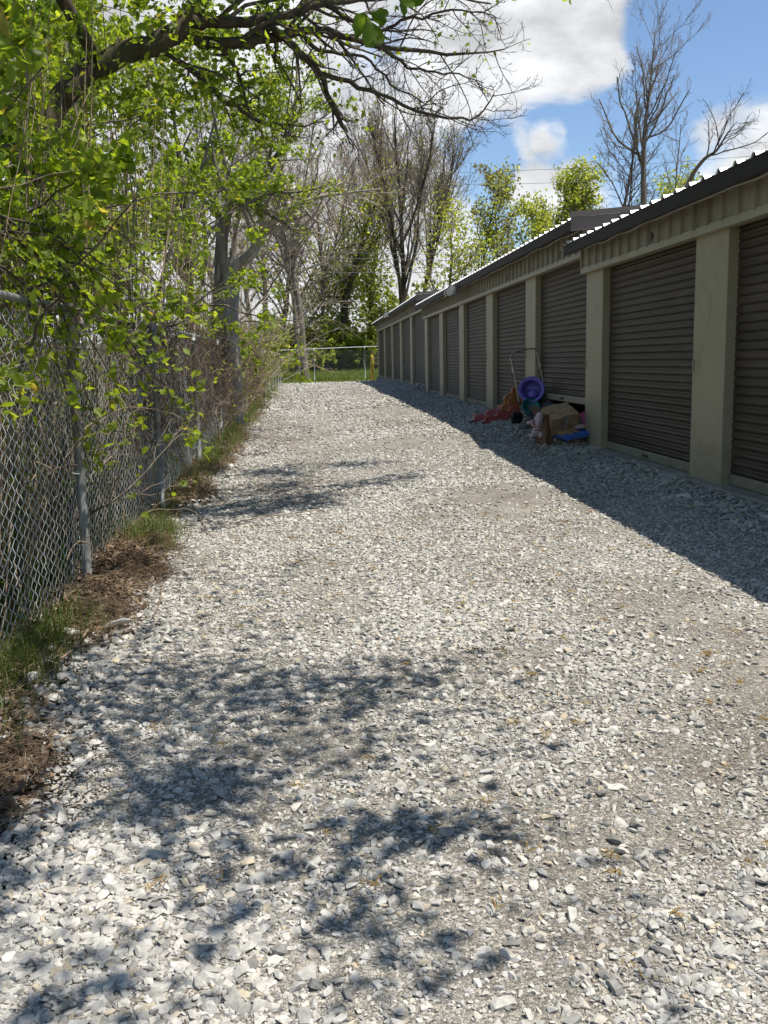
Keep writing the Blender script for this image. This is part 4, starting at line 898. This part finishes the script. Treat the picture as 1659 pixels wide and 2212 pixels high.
# bank undergrowth
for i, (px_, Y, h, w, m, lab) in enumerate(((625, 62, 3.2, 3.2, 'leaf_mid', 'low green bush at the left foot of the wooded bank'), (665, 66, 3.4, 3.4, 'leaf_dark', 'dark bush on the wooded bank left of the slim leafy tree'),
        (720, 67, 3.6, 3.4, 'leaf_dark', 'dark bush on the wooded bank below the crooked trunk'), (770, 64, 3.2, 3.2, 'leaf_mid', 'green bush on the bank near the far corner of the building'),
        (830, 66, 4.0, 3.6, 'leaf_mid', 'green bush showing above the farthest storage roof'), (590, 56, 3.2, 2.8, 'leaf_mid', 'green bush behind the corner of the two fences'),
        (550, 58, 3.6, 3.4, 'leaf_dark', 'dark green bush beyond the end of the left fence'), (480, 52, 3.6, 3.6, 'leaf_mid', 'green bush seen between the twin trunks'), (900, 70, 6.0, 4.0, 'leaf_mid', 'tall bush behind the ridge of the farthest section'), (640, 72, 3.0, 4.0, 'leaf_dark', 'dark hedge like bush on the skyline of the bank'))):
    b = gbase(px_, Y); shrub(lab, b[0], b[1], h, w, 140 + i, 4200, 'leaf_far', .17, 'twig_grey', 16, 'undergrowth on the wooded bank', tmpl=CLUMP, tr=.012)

# ---- trees beyond the roof on the right
GR = 'trees standing behind the storage building'
def rear(label, px_, Y, top, r, seed, **k): return far(label, px_, Y, top, r, seed, k.pop('bm', 'bark_dark'), k.pop('tm', 'twig_dark'), group=GR, **k)
b = gbase(1392, 58); tk = [np.array(b) - [0, 0, .2]] + [P_(*q, 58) for q in ((1392, 560), (1391, 450), (1390, 360), (1392, 290), (1400, 220), (1408, 150), (1415, 70))]
tree('tall bare tree rising highest behind the nearest storage roof', b, 20, .27, 201, 'bark_grey', 'twig_grey', trunk=tk, first=.4, n1=22, l1=.3, a1=.75, n2=8, n3=5, up=.6, tr=.010, n4=3, group=GR, wig=.09)
rear('thin bare tree left of the tallest bare tree', 1288, 62, 195, .2, 202, bm='bark_grey', first=.35, n1=26, l1=.26, a1=.8, n2=8, n3=6, up=.5, tr=.011, n4=2)
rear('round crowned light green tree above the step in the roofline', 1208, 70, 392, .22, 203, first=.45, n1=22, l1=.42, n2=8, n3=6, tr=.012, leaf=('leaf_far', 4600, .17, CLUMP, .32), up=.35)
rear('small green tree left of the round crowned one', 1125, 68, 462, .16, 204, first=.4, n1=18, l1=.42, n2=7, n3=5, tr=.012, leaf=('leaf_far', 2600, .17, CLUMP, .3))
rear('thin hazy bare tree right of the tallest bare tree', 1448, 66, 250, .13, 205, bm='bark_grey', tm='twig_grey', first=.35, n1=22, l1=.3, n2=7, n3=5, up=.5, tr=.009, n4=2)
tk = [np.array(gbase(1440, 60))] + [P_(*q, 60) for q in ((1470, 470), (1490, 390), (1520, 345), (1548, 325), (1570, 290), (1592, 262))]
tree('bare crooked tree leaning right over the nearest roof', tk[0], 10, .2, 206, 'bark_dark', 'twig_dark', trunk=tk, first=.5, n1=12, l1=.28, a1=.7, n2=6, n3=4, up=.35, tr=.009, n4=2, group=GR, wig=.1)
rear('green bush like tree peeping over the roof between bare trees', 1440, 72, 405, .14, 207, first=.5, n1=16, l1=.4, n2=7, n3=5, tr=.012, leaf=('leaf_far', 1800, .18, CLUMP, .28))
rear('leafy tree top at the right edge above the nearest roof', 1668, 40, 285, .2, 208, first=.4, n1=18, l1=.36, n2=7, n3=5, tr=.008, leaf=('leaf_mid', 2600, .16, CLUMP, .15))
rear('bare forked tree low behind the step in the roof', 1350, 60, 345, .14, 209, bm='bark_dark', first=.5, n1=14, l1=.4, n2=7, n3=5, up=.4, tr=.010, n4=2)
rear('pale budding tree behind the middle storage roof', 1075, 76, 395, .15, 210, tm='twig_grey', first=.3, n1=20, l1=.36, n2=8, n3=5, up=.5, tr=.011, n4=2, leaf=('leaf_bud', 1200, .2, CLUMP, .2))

# ---- power lines between the woods and the building
for i, (y1_, y2_, Y, lab) in enumerate(((545, 552, 56, 'upper power line crossing in front of the woods'), (556, 566, 56, 'second power line from the top crossing in front of the woods'), (574, 580, 57, 'third power line from the top crossing in front of the woods'), (590, 588, 57, 'lowest power line crossing in front of the woods'), (380, 372, 64, 'high power line behind the tallest bare tree'), (402, 400, 64, 'power line low behind the tallest bare tree'))):
    a, c = P_(640, y1_, Y), P_(1090, y2_, Y); d = c - a
    pts = [a + d * t + np.array([0, 0, (t - .5) ** 2 * .25]) for t in np.linspace(-3, 4.5, 16)]
    o = obj('power_line', tube(pts, .014, 5, 24), 'line', None, True); tag(o, lab, 'cable', 'power lines in front of the woods')

# ------------------------------------------------------------------ grass, straw, dead leaves on the verge
def blades(rng, x, y, z, h, w, lean=.5):
    n = len(x); a = rng.uniform(0, 6.28, n); d = np.c_[np.cos(a), np.sin(a), np.zeros(n)]; s = np.c_[-np.sin(a), np.cos(a), np.zeros(n)]
    p = np.c_[x, y, z]; l = rng.uniform(.1, 1, n)[:, None] * lean; h = h[:, None]; up = np.array([[0, 0, 1.]])
    m = p + h * .55 * up + d * h * l * .35; t = p + h * (1 - .35 * l) * up + d * h * l
    V = np.stack([p - s * w, p + s * w, m + s * w * .75, m - s * w * .75, t], 1).reshape(-1, 3)
    b = np.arange(n)[:, None] * 5; F = np.concatenate([b + [[0, 1, 2]], b + [[0, 2, 3]], b + [[3, 2, 4]]])
    return V, F, np.repeat(np.clip(rng.normal(.45, .25, n), 0, 1), 5)
rng = np.random.default_rng(301); gx, gy, gh = [], [], []
for (cx_, cy_, sx, sy, n, h) in [(-1.36, 4.75, .09, .28, 1100, .2), (-1.40, 4.2, .08, .2, 500, .22), (-1.30, 7.6, .10, .3, 900, .24), (-1.2, 7.9, .06, .12, 200, .16), (-1.36, 10.8, .12, .6, 700, .2), (-1.34, 12.6, .1, .7, 800, .24), (-1.36, 15, .12, 1.2, 1000, .28), (-1.42, 19, .14, 2, 1100, .3), (-1.5, 25, .16, 3, 1400, .36), (-1.8, 35, .25, 5, 2000, .4), (-1.36, 3.6, .1, .4, 500, .2), (-1.15, 4.15, .05, .1, 90, .1), (-.82, 4.35, .05, .06, 90, .07), (-.62, 3.75, .07, .05, 110, .06), (-.55, 2.6, .05, .03, 120, .04), (-1.42, 9.0, .08, .6, 500, .2)]:
    gx.append(rng.normal(cx_, sx, n)); gy.append(rng.normal(cy_, sy, n)); gh.append(h * rng.uniform(.35, 1.2, n))
x, y, h = map(np.concatenate, (gx, gy, gh)); V, F, r = blades(rng, x, y, zg(x, y) - .02, h, .0028, .9)
tag(np_mesh('verge_grass', V, F, 'grass', None, False, r), 'tufts of green grass along the foot of the left fence', 'grass', kind='stuff')
n = 42000; x = rng.uniform(-3.6, 12, n); y = 53.4 + (x + 3) * .25 + rng.uniform(-.9, 6, n) - .25; kp = (y > 52.9 + .1 * x); x, y = x[kp], y[kp]
V, F, r = blades(rng, x, y, zg(x, y) - .02, np.clip(.22 + .16 * (y - 53.4 - (x + 3) * .25), .15, .7) * rng.uniform(.5, 1.2, len(x)), .012, .6)
tag(np_mesh('meadow_grass', V, F, 'grass_far', None, False, r * .8), 'strip of lush grass in front of and behind the far fence', 'grass', kind='stuff')
n = 16000; x = -1.62 - np.abs(rng.normal(0, 1.6, n)); y = rng.uniform(2, 30, n); V, F, r = blades(rng, x, y, zg(x, y) - .03, rng.uniform(.1, .42, n), .005, .8)
tag(np_mesh('thicket_grass', V, F, 'grass', None, False, r * .7), 'dark green grass and weeds on the ground behind the left fence', 'grass', kind='stuff')

def verge_x(y, rng, n, w=.24): return np.minimum(xl(y) + rng.normal(.0, .05, n) - np.abs(rng.normal(0, w, n)), xl(y) + .06)
n = 24000; y = np.concatenate([rng.uniform(2.2, 13, 19500 - 1000), rng.uniform(13, 30, 5500)]); x = verge_x(y, rng, n, .2)
pos = np.c_[x, y, zg(x, y) + .03 * rng.random(n) + .01]
V, F, r = leaves(rng, pos, norm(rng.normal(size=(n, 3)) * [1, 1, .2]), .045, OVAL, 1.3, 0); 
tag(np_mesh('dead_leaves', V, F, 'litter', None, False, r), 'brown dead leaves heaped along the verge below the left fence', 'leaf litter', kind='stuff')
n = 10000; y = rng.uniform(2.8, 22, n); x = np.where(rng.random(n) < .9, verge_x(y, rng, n), rng.normal(-.75, .35, n)); a = rng.uniform(0, 6.28, n); L = rng.uniform(.04, .16, n); z = zd(x, y) + .015 + .03 * rng.random(n)
d = np.c_[np.cos(a), np.sin(a), rng.normal(0, .25, n)] * L[:, None]; p0 = np.c_[x, y, z]
V, F = tubes(np.stack([p0, p0 + d * .5 + [0, 0, .006], p0 + d], 1), .0013, 3)
tag(np_mesh('dry_straw', V, F, 'straw', None, False, np.repeat(rng.random(n), 9)), 'dry straw and grass clippings strewn over the verge', 'straw', kind='stuff')
# heaps of pulled weeds on the verge
for i, (cx_, cy_, rx, ry, h, lab) in enumerate(((-1.18, 6.35, .20, .30, .17, 'dark heap of pulled weeds beside the near fence post'), (-1.18, 5.35, .20, .34, .10, 'flattened straw coloured heap of clippings near the front of the verge'), (-1.2, 7.2, .17, .3, .15, 'brown clump of dead grass just beyond the near fence post'), (-1.2, 3.35, .26, .3, .10, 'dark mound of dead leaves in the front corner of the verge'))):
    rg = np.random.default_rng(330 + i); n = 800; a = rg.uniform(0, 6.28, n); q = np.sqrt(rg.random(n)); x = cx_ + rx * q * np.cos(a); y = cy_ + ry * q * np.sin(a)
    hh = h * (1 - q ** 1.7) * rg.uniform(.5, 1, n); b = np.array((cx_, cy_, float(zg(cx_, cy_)))); p0 = np.c_[x, y, zg(x, y) + hh] - b
    P0, R0 = walk(rg, p0, np.c_[rg.normal(0, 1, (n, 2)), rg.normal(0, .3, n)], rg.uniform(.05, .16, n), 5, .35, (0, 0, -.9), np.full(n, .0016), .6)
    V, F = tubes(P0, R0, 3); o = np_mesh('weed_heap', V + b, F, 'straw', None, False, np.repeat(np.clip(rg.normal(.25, .2, n), 0, 1), 15)); tag(o, lab, 'heap', kind='stuff')
n = 150; x = rng.uniform(-.7, 2.2, n); y = rng.uniform(1.9, 8, n); pos = []
for i in range(n):
    k = rng.integers(3, 14); pos.append(np.c_[rng.normal(x[i], .012, k), rng.normal(y[i], .012, k), np.zeros(k)])
pos = np.vstack(pos); pos[:, 2] = zd(pos[:, 0], pos[:, 1]) + .02 + .006 * rng.random(len(pos)); a = rng.uniform(0, 6.28, len(pos))
d = np.c_[np.cos(a), np.sin(a), rng.normal(0, .2, len(a))] * .022
V, F = tubes(np.stack([pos, pos + d * .5 + [0, 0, .004], pos + d], 1), .0016, 3)
tag(np_mesh('fallen_catkins', V, F, 'catkin', None, False, np.repeat(rng.random(len(pos)), 9)), 'small yellow brown catkins scattered on the gravel', 'catkins', kind='stuff')
for i, (pts, r, lab) in enumerate(((((505, 1130), (560, 1118), (640, 1108), (700, 1100)), .004, 'thin twig lying on the gravel below the leafy tree shadow'), (((395, 1062), (420, 1100), (452, 1150)), .005, 'dry cane lying from the verge onto the gravel'), (((130, 1425), (165, 1395), (190, 1360)), .006, 'short pale stick on the verge near the front'), (((330, 1330), (345, 1300), (350, 1265)), .004, 'thin bent straw stick at the gravel edge'))):
    Q = []
    for (a, c) in pts:
        p = atZ(a, c, .1); p = atZ(a, c, float(zd(p[0], p[1])) + .03); Q.append(p)
    o = obj('fallen_stick', tube(Q, r, 6, 12), 'vine', None, True); tag(o, lab, 'stick', 'fallen sticks on the ground')

# ------------------------------------------------------------------ junk outside the open door
def gz(x, y): return float(zd(x, y)) + .015
def spot(x, y, z=.44):
    p = np.array(atZ(x, y, z))
    for _ in range(4): p = np.array(atZ(x, y, gz(min(p[0], 3.5), p[1])))
    return p
# cart with tubular handle
c0 = atY(1128, 912, 14.75); C0 = np.array((c0[0], c0[1], gz(c0[0], c0[1])))
kx = 14.3 / FPX * 1.0                     # metres per pixel there
def J(x, y, dY=0): return np.array(atY(x, y, C0[1] + dY)) - C0
cart = tag(empty('stroller_cart', tuple(C0)), 'folding stroller frame with tall metal handle standing by the half open door', 'stroller')
hl = [J(1121, 868, .1), J(1113, 820, .1), J(1106, 785, .1), J(1103, 772, .1), J(1110, 763, .12), J(1128, 757, .2), J(1150, 753, .3), J(1158, 757, .33), J(1162, 768, .34), J(1168, 795, .33), J(1178, 845, .3), J(1184, 880, .28)]
obj('handle', tube(hl, .0115, 10, 60), 'tube', cart, True)
for a, b in ((J(1107, 793, .1), J(1109, 803, .1)), (J(1165, 782, .335), J(1167, 792, .33))): obj('joint', tube([a, b], [.019, .017], 10), 'foam', cart, True)
obj('strap', tube([J(1108, 806, .09), J(1106, 812, .06), J(1109, 815, .05)], .004, 5), 'rubber', cart); obj('strap', tube([J(1168, 797, .31), J(1163, 801, .27), J(1168, 806, .25)], .004, 5), 'rubber', cart)
obj('front_leg', tube([J(1126, 838, .2), J(1134, 880, .05), J(1143, 908, -.05)], .010, 8, 12), 'tube', cart, True)
obj('front_leg', tube([J(1172, 845, .35), J(1183, 868, .3), J(1196, 885, .25)], .010, 8, 12), 'tube', cart, True)
obj('side_brace', tube([J(1124, 853, .15), J(1135, 864, .1), J(1141, 880, .08)], .009, 8), 'rubber', cart, True); obj('cross_bar', tube([J(1122, 872, .12), J(1150, 868, .25), J(1182, 866, .3)], .009, 8), 'rubber', cart, True)
obj('axle', tube([J(1116, 896, .05), J(1150, 893, .2), J(1186, 888, .3)], .007, 8), 'tube', cart, True)
def wheel(p, r, w, ang):
    t = empty('wheel', tuple(p)); t.parent = cart; t.rotation_euler = (math.pi / 2, 0, ang)
    obj('tyre', lathe([(r * .72, -w * .5), (r * .93, -w * .5), (r, -w * .25), (r, w * .25), (r * .93, w * .5), (r * .72, w * .5)], 22, True), 'rubber', t, True)
    obj('rim', lathe([(.012, -w * .6), (.02, -w * .3), (r * .72, -w * .2), (r * .74, w * .2), (.02, w * .3), (.012, w * .6)], 16), 'rubber', t)
wheel(J(1112, 898, .0) * [1, 1, 0] + [0, 0, .10], .10, .04, .9); wheel(J(1122, 895, .14) * [1, 1, 0] + [0, 0, .095], .095, .035, .9); wheel(J(1190, 893, .3) * [1, 1, 0] + [0, 0, .095], .095, .035, .9)
obj('seat_sling', ([J(1138, 842, .2), J(1175, 840, .35), J(1170, 872, .25), J(1140, 876, .12), J(1138, 846, .3), J(1175, 844, .45), J(1170, 876, .35), J(1140, 880, .22)], [(0, 1, 2, 3), (4, 7, 6, 5), (0, 4, 5, 1), (2, 6, 7, 3)]), 'inside', cart)
# purple tub lying open towards the camera
tc = np.array(atY(1148, 842, C0[1] + .05)); tb = tag(empty('plastic_tub', tuple(tc)), 'round purple plastic tub resting in the stroller frame, open side towards the viewer', 'tub')
vd = -norm(np.array(ray(1147, 838))); vd = norm(vd + np.array([-.12, 0, .22])); qt = Vector(vd).to_track_quat('Z', 'Y'); tb.rotation_euler = qt.to_euler()
R_ = .195
obj('bowl', lathe([(.10, -.17), (.135, -.16), (.15, -.10), (.17, .0), (R_, .005), (R_ + .006, .018), (R_ - .004, .024), (.158, .016), (.15, -.02), (.136, -.10), (.12, -.148), (.09, -.155)], 36), 'purple', tb, True)
obj('rim', lathe([(R_ - .012, .016), (R_ + .012, .010), (R_ + .014, .022), (R_ - .01, .030)], 36, True), 'purple', tb, True)
obj('seat_moulding', xf(lathe([(.085, -.15), (.075, -.09), (.05, -.07), (.01, -.062)], 24), (0, -.045, 0), (0, 0, 0), (1.1, .9, 1)), 'purple', tb, True)
for rr_ in (.085, .1, .115): obj('ridge', tube([(rr_ * math.cos(a), rr_ * math.sin(a) + .01, -.12) for a in np.linspace(-.9, .5, 9)], .005, 6), 'purple', tb, True)
obj('drain_button', lathe([(.014, -.155), (.014, -.148), (.004, -.146)], 10), 'rubber', tb)
# teal bowl below it
t2 = np.array(atY(1147, 879, C0[1] - .10)); te = tag(empty('plastic_bowl', tuple(t2)), 'dark teal plastic bowl underneath the purple tub', 'bowl'); te.rotation_euler = (.95, .1, .1)
obj('bowl', lathe([(.07, -.1), (.10, -.09), (.135, .0), (.145, .004), (.145, .014), (.128, .008), (.09, -.08), (.05, -.085)], 28), 'teal', te, True); obj('rim', lathe([(.137, .004), (.152, .002), (.152, .016), (.138, .016)], 28, True), 'teal', te, True)

# play set slide in two scalloped halves
def scallop(n_, L, h0, h1, dp, rr=.5):
    out = [(0, 0), (L, 0)]
    top = []
    for i in range(n_):
        a0 = i / n_; a1 = (i + 1) / n_
        for t in np.linspace(0.06, .94, 7):
            u = a0 + (a1 - a0) * t; h = h0 + (h1 - h0) * (a0 + a1) / 2; top.append((L * u, h - dp + dp * math.sin(math.pi * t) ** rr))
    return out + top[::-1]
def place_prism(name, VF, org, ex, ey, parent, mat, base):
    ex = norm(np.array(ex, float)); ey = np.array(ey, float); ey = norm(ey - (ey @ ex) * ex); ez = np.cross(ex, ey)
    return obj(name, ([np.array(org) + ex * v[0] + ey * v[1] + ez * v[2] - base for v in VF[0]], VF[1]), mat, parent)
S0 = spot(1012, 914); S1 = np.array(atY(1096, 892, S0[1] + .45)); S1[2] = gz(*S1[:2]); ex = norm(S1 - S0); ex[2] = .10; ex = norm(ex); ey = np.array([-.22, -.2, 1.0]); LL = np.linalg.norm(S1 - S0)
sl = tag(empty('toy_slide', tuple(S0)), 'red and pink plastic toy slide with white rails lying on the gravel', 'toy'); back = norm(np.cross(ex, ey)) * -1
for dd, m in ((0, 'pink'), (.26, 'red')):
    off = S0 + back * -dd + ex * .10
    place_prism('side_panel', prism(scallop(3, LL * .95, .10, .22, .06), .018), off, ex, ey, sl, m, S0)
    for i, tt in enumerate((.02, .34, .66)): place_prism('rib', prism([(0, 0), (.016, 0), (.016, .13 + .04 * i), (0, .13 + .04 * i)], .03), off + ex * (LL * tt), ex, ey, sl, m, S0)
    obj('rail', tube([off + ey * .07 - ex * .12 - S0 + [0, 0, -.05], off + ey * .09 + ex * LL * .35 - S0, off + ey * .16 + ex * LL * .95 - S0], .014, 6, 10), 'white', sl, True)
place_prism('slide_bed', prism([(0, 0), (LL * 1.0, 0), (LL * 1.0, .012), (0, .012)], .25), S0 + ex * .05 + back * -.005 + np.array([0, 0, .03]), ex, ey, sl, 'maroon', S0)
obj('foot_strip', tube([S0 + ex * .02 + [0, 0, .01] - S0, S0 + ex * LL * .95 + [0, 0, .03] - S0], .013, 6), 'orange', sl, True)
O0 = np.array(atY(1085, 896, S0[1] + .3)); O0[2] = gz(*O0[:2]); ex2 = norm(np.array([.55, .35, .30])); op = tag(empty('toy_playset', tuple(O0)), 'orange scalloped plastic play panel propped behind the red toy slide', 'toy')
for dd, hh, off in ((0, .26, (0, 0, .02)), (.16, .34, (.10, .12, .12))):
    place_prism('panel', prism(scallop(2, .42, hh * .75, hh, .07), .03), O0 + np.array(off), ex2, (-.25, -.15, 1), op, 'orange', O0)
    for tt in (.02, .2, .38): place_prism('rib', prism([(tt, 0), (tt + .014, 0), (tt + .014, hh * .68), (tt, hh * .68)], .05), O0 + np.array(off), ex2, (-.25, -.15, 1), op, 'orange', O0)

# cardboard boxes
def carton(label, p, dims, rot, mat='card', flaps=(), name='cardboard_box', seed=1):
    t = tag(empty(name, tuple(p)), label, 'box', 'crushed cardboard boxes by the open door'); t.rotation_euler = rot; rg = np.random.default_rng(seed)
    import bmesh
    bm = bmesh.new(); V, F = box(-dims[0] / 2, dims[0] / 2, -dims[1] / 2, dims[1] / 2, 0, dims[2]); vs = [bm.verts.new(v) for v in V]
    for i, f in enumerate(F):
        if flaps and i == 5: continue
        bm.faces.new([vs[j] for j in f])
    bmesh.ops.subdivide_edges(bm, edges=bm.edges[:], cuts=3, use_grid_fill=True)
    for v in bm.verts: v.co += Vector(rg.normal(0, .007, 3))
    me = bpy.data.meshes.new('carton'); bm.to_mesh(me); bm.free(); me.materials.append(MAT[mat]); o = bpy.data.objects.new('carton', me); COL.objects.link(o); o.parent = t
    md = o.modifiers.new('wall', 'SOLIDIFY'); md.thickness = .005
    for (a, b, c, d) in flaps: obj('flap', xf(bbox(-a / 2, a / 2, 0, b, -.003, .003, .001), c, d), mat, t)
    return t
p = spot(1222, 944); carton('large brown cardboard box tilted on its edge in the junk pile', p + [.0, .42, .09], (.40, .30, .27), (.50, -.16, .30), seed=3)
p = spot(1181, 958); carton('open stained cardboard box standing at the front of the junk pile', p + [0.0, .1, 0], (.13, .20, .40), (.10, -.14, .5), 'card_dark', ((.13, .16, (-.02, -.10, .40), (-.9, 0, 0)), (.13, .14, (.0, .10, .39), (.5, 0, 0))), seed=4)
p = spot(1217, 957); carton('long flattened cardboard carton lying in front of the junk pile', p + [-.03, -.10, .13], (.42, .17, .06), (.55, .30, -.30), seed=5)
obj('tape', box(-.02, .02, -.172, -.1705, .10, .30), 'conduit', [o for o in bpy.data.objects if o.get('label', '').startswith('large brown')][0])
# blue sled
p = spot(1248, 948); sb = tag(empty('blue_tray', tuple(p + [.02, .16, .04])), 'bright blue plastic tray sticking out below the large cardboard box', 'tray'); sb.rotation_euler = (.05, -.13, .30)
obj('pan', bbox(-.26, .20, -.14, .14, 0, .03, .012), 'blue', sb); obj('end_wall', bbox(.18, .22, -.15, .15, -.07, .05, .01), 'blue', sb)
for s in (-1, 1): obj('side_wall', bbox(-.26, .19, s * .15 - .012, s * .15 + .012, -.02, .045, .008), 'blue', sb)
for k in (-.16, -.02, .12): obj('ridge', bbox(k - .012, k + .012, -.11, .11, .031, .042, .004), 'blue', sb)
# soft things
def lump(name, label, cat_, p, r, mat, seed, rot=0, nz=.3, k=1):
    import bmesh
    bm = bmesh.new(); bmesh.ops.create_icosphere(bm, subdivisions=4, radius=1); rg = np.random.default_rng(seed); ph = rg.uniform(0, 6, (9,)); fr = rg.normal(0, 3.0, (9, 3))
    for v in bm.verts:
        c = np.array(v.co); d = sum(math.sin(float(fr[i] @ c) + ph[i]) for i in range(9)) / 9
        f = 1 + nz * d * 1.8; v.co = Vector((c[0] * f * r[0], c[1] * f * r[1], max(-.25, c[2] * f) * r[2] + .25 * r[2]))
    for f in bm.faces: f.smooth = True
    me = bpy.data.meshes.new(name); bm.to_mesh(me); bm.free(); me.materials.append(MAT[mat]); o = bpy.data.objects.new(name, me); COL.objects.link(o); o.location = tuple(p); o.rotation_euler = (0, 0, rot)
    if label: tag(o, label, cat_)
    return o
lump('cloth_bundle', 'dark grey crumpled cloth on the gravel left of the pink plush toy', 'cloth', spot(1135, 927), (.10, .08, .10), 'cloth', 5, .3, .35)
lump('cloth_bundle', 'grey cloth bundle behind the pink plush toy under the stroller', 'cloth', spot(1151, 916), (.10, .09, .13), 'cloth', 6, .8, .4)
lump('garbage_bag', 'black bag slumped under the half open door behind the stroller', 'bag', np.array((3.62, 14.5, .5)), (.24, .3, .26), 'inside', 7, .2, .3)
lump('cloth_heap', 'magenta cloth heap just inside the half open door', 'cloth', np.array((3.92, 13.05, .50)), (.22, .32, .24), 'magenta', 8, .1, .35)
lump('stuffed_sack', 'brown paper sack bulging behind the large cardboard box', 'bag', spot(1250, 940) + [.0, .42, .10], (.13, .15, .15), 'card', 9, .4, .25)
lump('cloth_bundle', 'pale pink cloth tucked beside the blue tray', 'cloth', spot(1262, 945) + [.0, .3, .10], (.09, .08, .05), 'plush', 15, .4, .4)
w0 = spot(1158, 922); wv = []
wr = obj('white_rag', ([w0 + np.array([a * .05 + .02 * math.sin(b * 5), .02 * math.sin(a * 3 + b * 4), .04 + b * .17 - .02 * abs(a)]) + np.array([b * .11, b * .05, 0]) for b in np.linspace(0, 1, 10) for a in np.linspace(-1, 1, 6)], [(i * 6 + k, i * 6 + k + 1, i * 6 + 7 + k, i * 6 + 6 + k) for i in range(9) for k in range(5)]), 'cloth_white', None, True)
wr.modifiers.new('wall', 'SOLIDIFY').thickness = .012; tag(wr, 'white rag draped from the open box behind the pink plush toy', 'cloth')
# pink plush toy, one continuous skinned body with limbs
pl0 = spot(1158, 945); pm = bpy.data.meshes.new('plush_toy')
pv = [(0, 0, .06), (.02, .02, .15), (.05, .05, .25), (.075, .07, .32), (-.06, -.02, .20), (-.13, -.03, .19), (-.03, -.05, .04), (-.10, -.10, .025), (.06, -.04, .04), (.02, -.13, .03)]
pm.from_pydata(pv, [(0, 1), (1, 2), (2, 3), (1, 4), (4, 5), (0, 6), (6, 7), (0, 8), (8, 9)], []); po = bpy.data.objects.new('plush_toy', pm); COL.objects.link(po); po.location = tuple(pl0)
sk = po.modifiers.new('skin', 'SKIN')
for v, r in zip(pm.skin_vertices[0].data, (.062, .068, .05, .055, .03, .024, .038, .03, .038, .03)): v.radius = (r, r)
pm.skin_vertices[0].data[0].use_root = True
po.modifiers.new('smooth', 'SUBSURF').levels = 2; po.modifiers['smooth'].render_levels = 2; sk.use_smooth_shade = True; pm.materials.append(MAT['plush'])
tag(po, 'pale pink plush toy slumped against the open cardboard box', 'toy')
# dark rod, small litter
a0 = spot(1128, 935); obj_ = obj('bent_rod', tube([spot(1118, 915) + [0, 0, .03], spot(1126, 925) + [0, 0, .015], spot(1134, 938) + [0, 0, .02]], .004, 6, 10), 'rubber', None, True); tag(obj_, 'thin bent dark rod on the ground by the plush toy', 'rod')
p = spot(330, 1150, .1); o = obj('litter_scrap', xf(bbox(-.03, .03, -.012, .012, 0, .006, .002), p + [0, 0, .03], (.2, .3, .8)), 'litter_bit'); tag(o, 'small teal scrap of litter on the verge', 'litter')
print('objects', len(bpy.data.objects), 'tris', sum(sum(len(p_.vertices) - 2 for p_ in m.polygons) if len(m.polygons) < 2000 else len(m.polygons) * 2 for m in bpy.data.meshes))
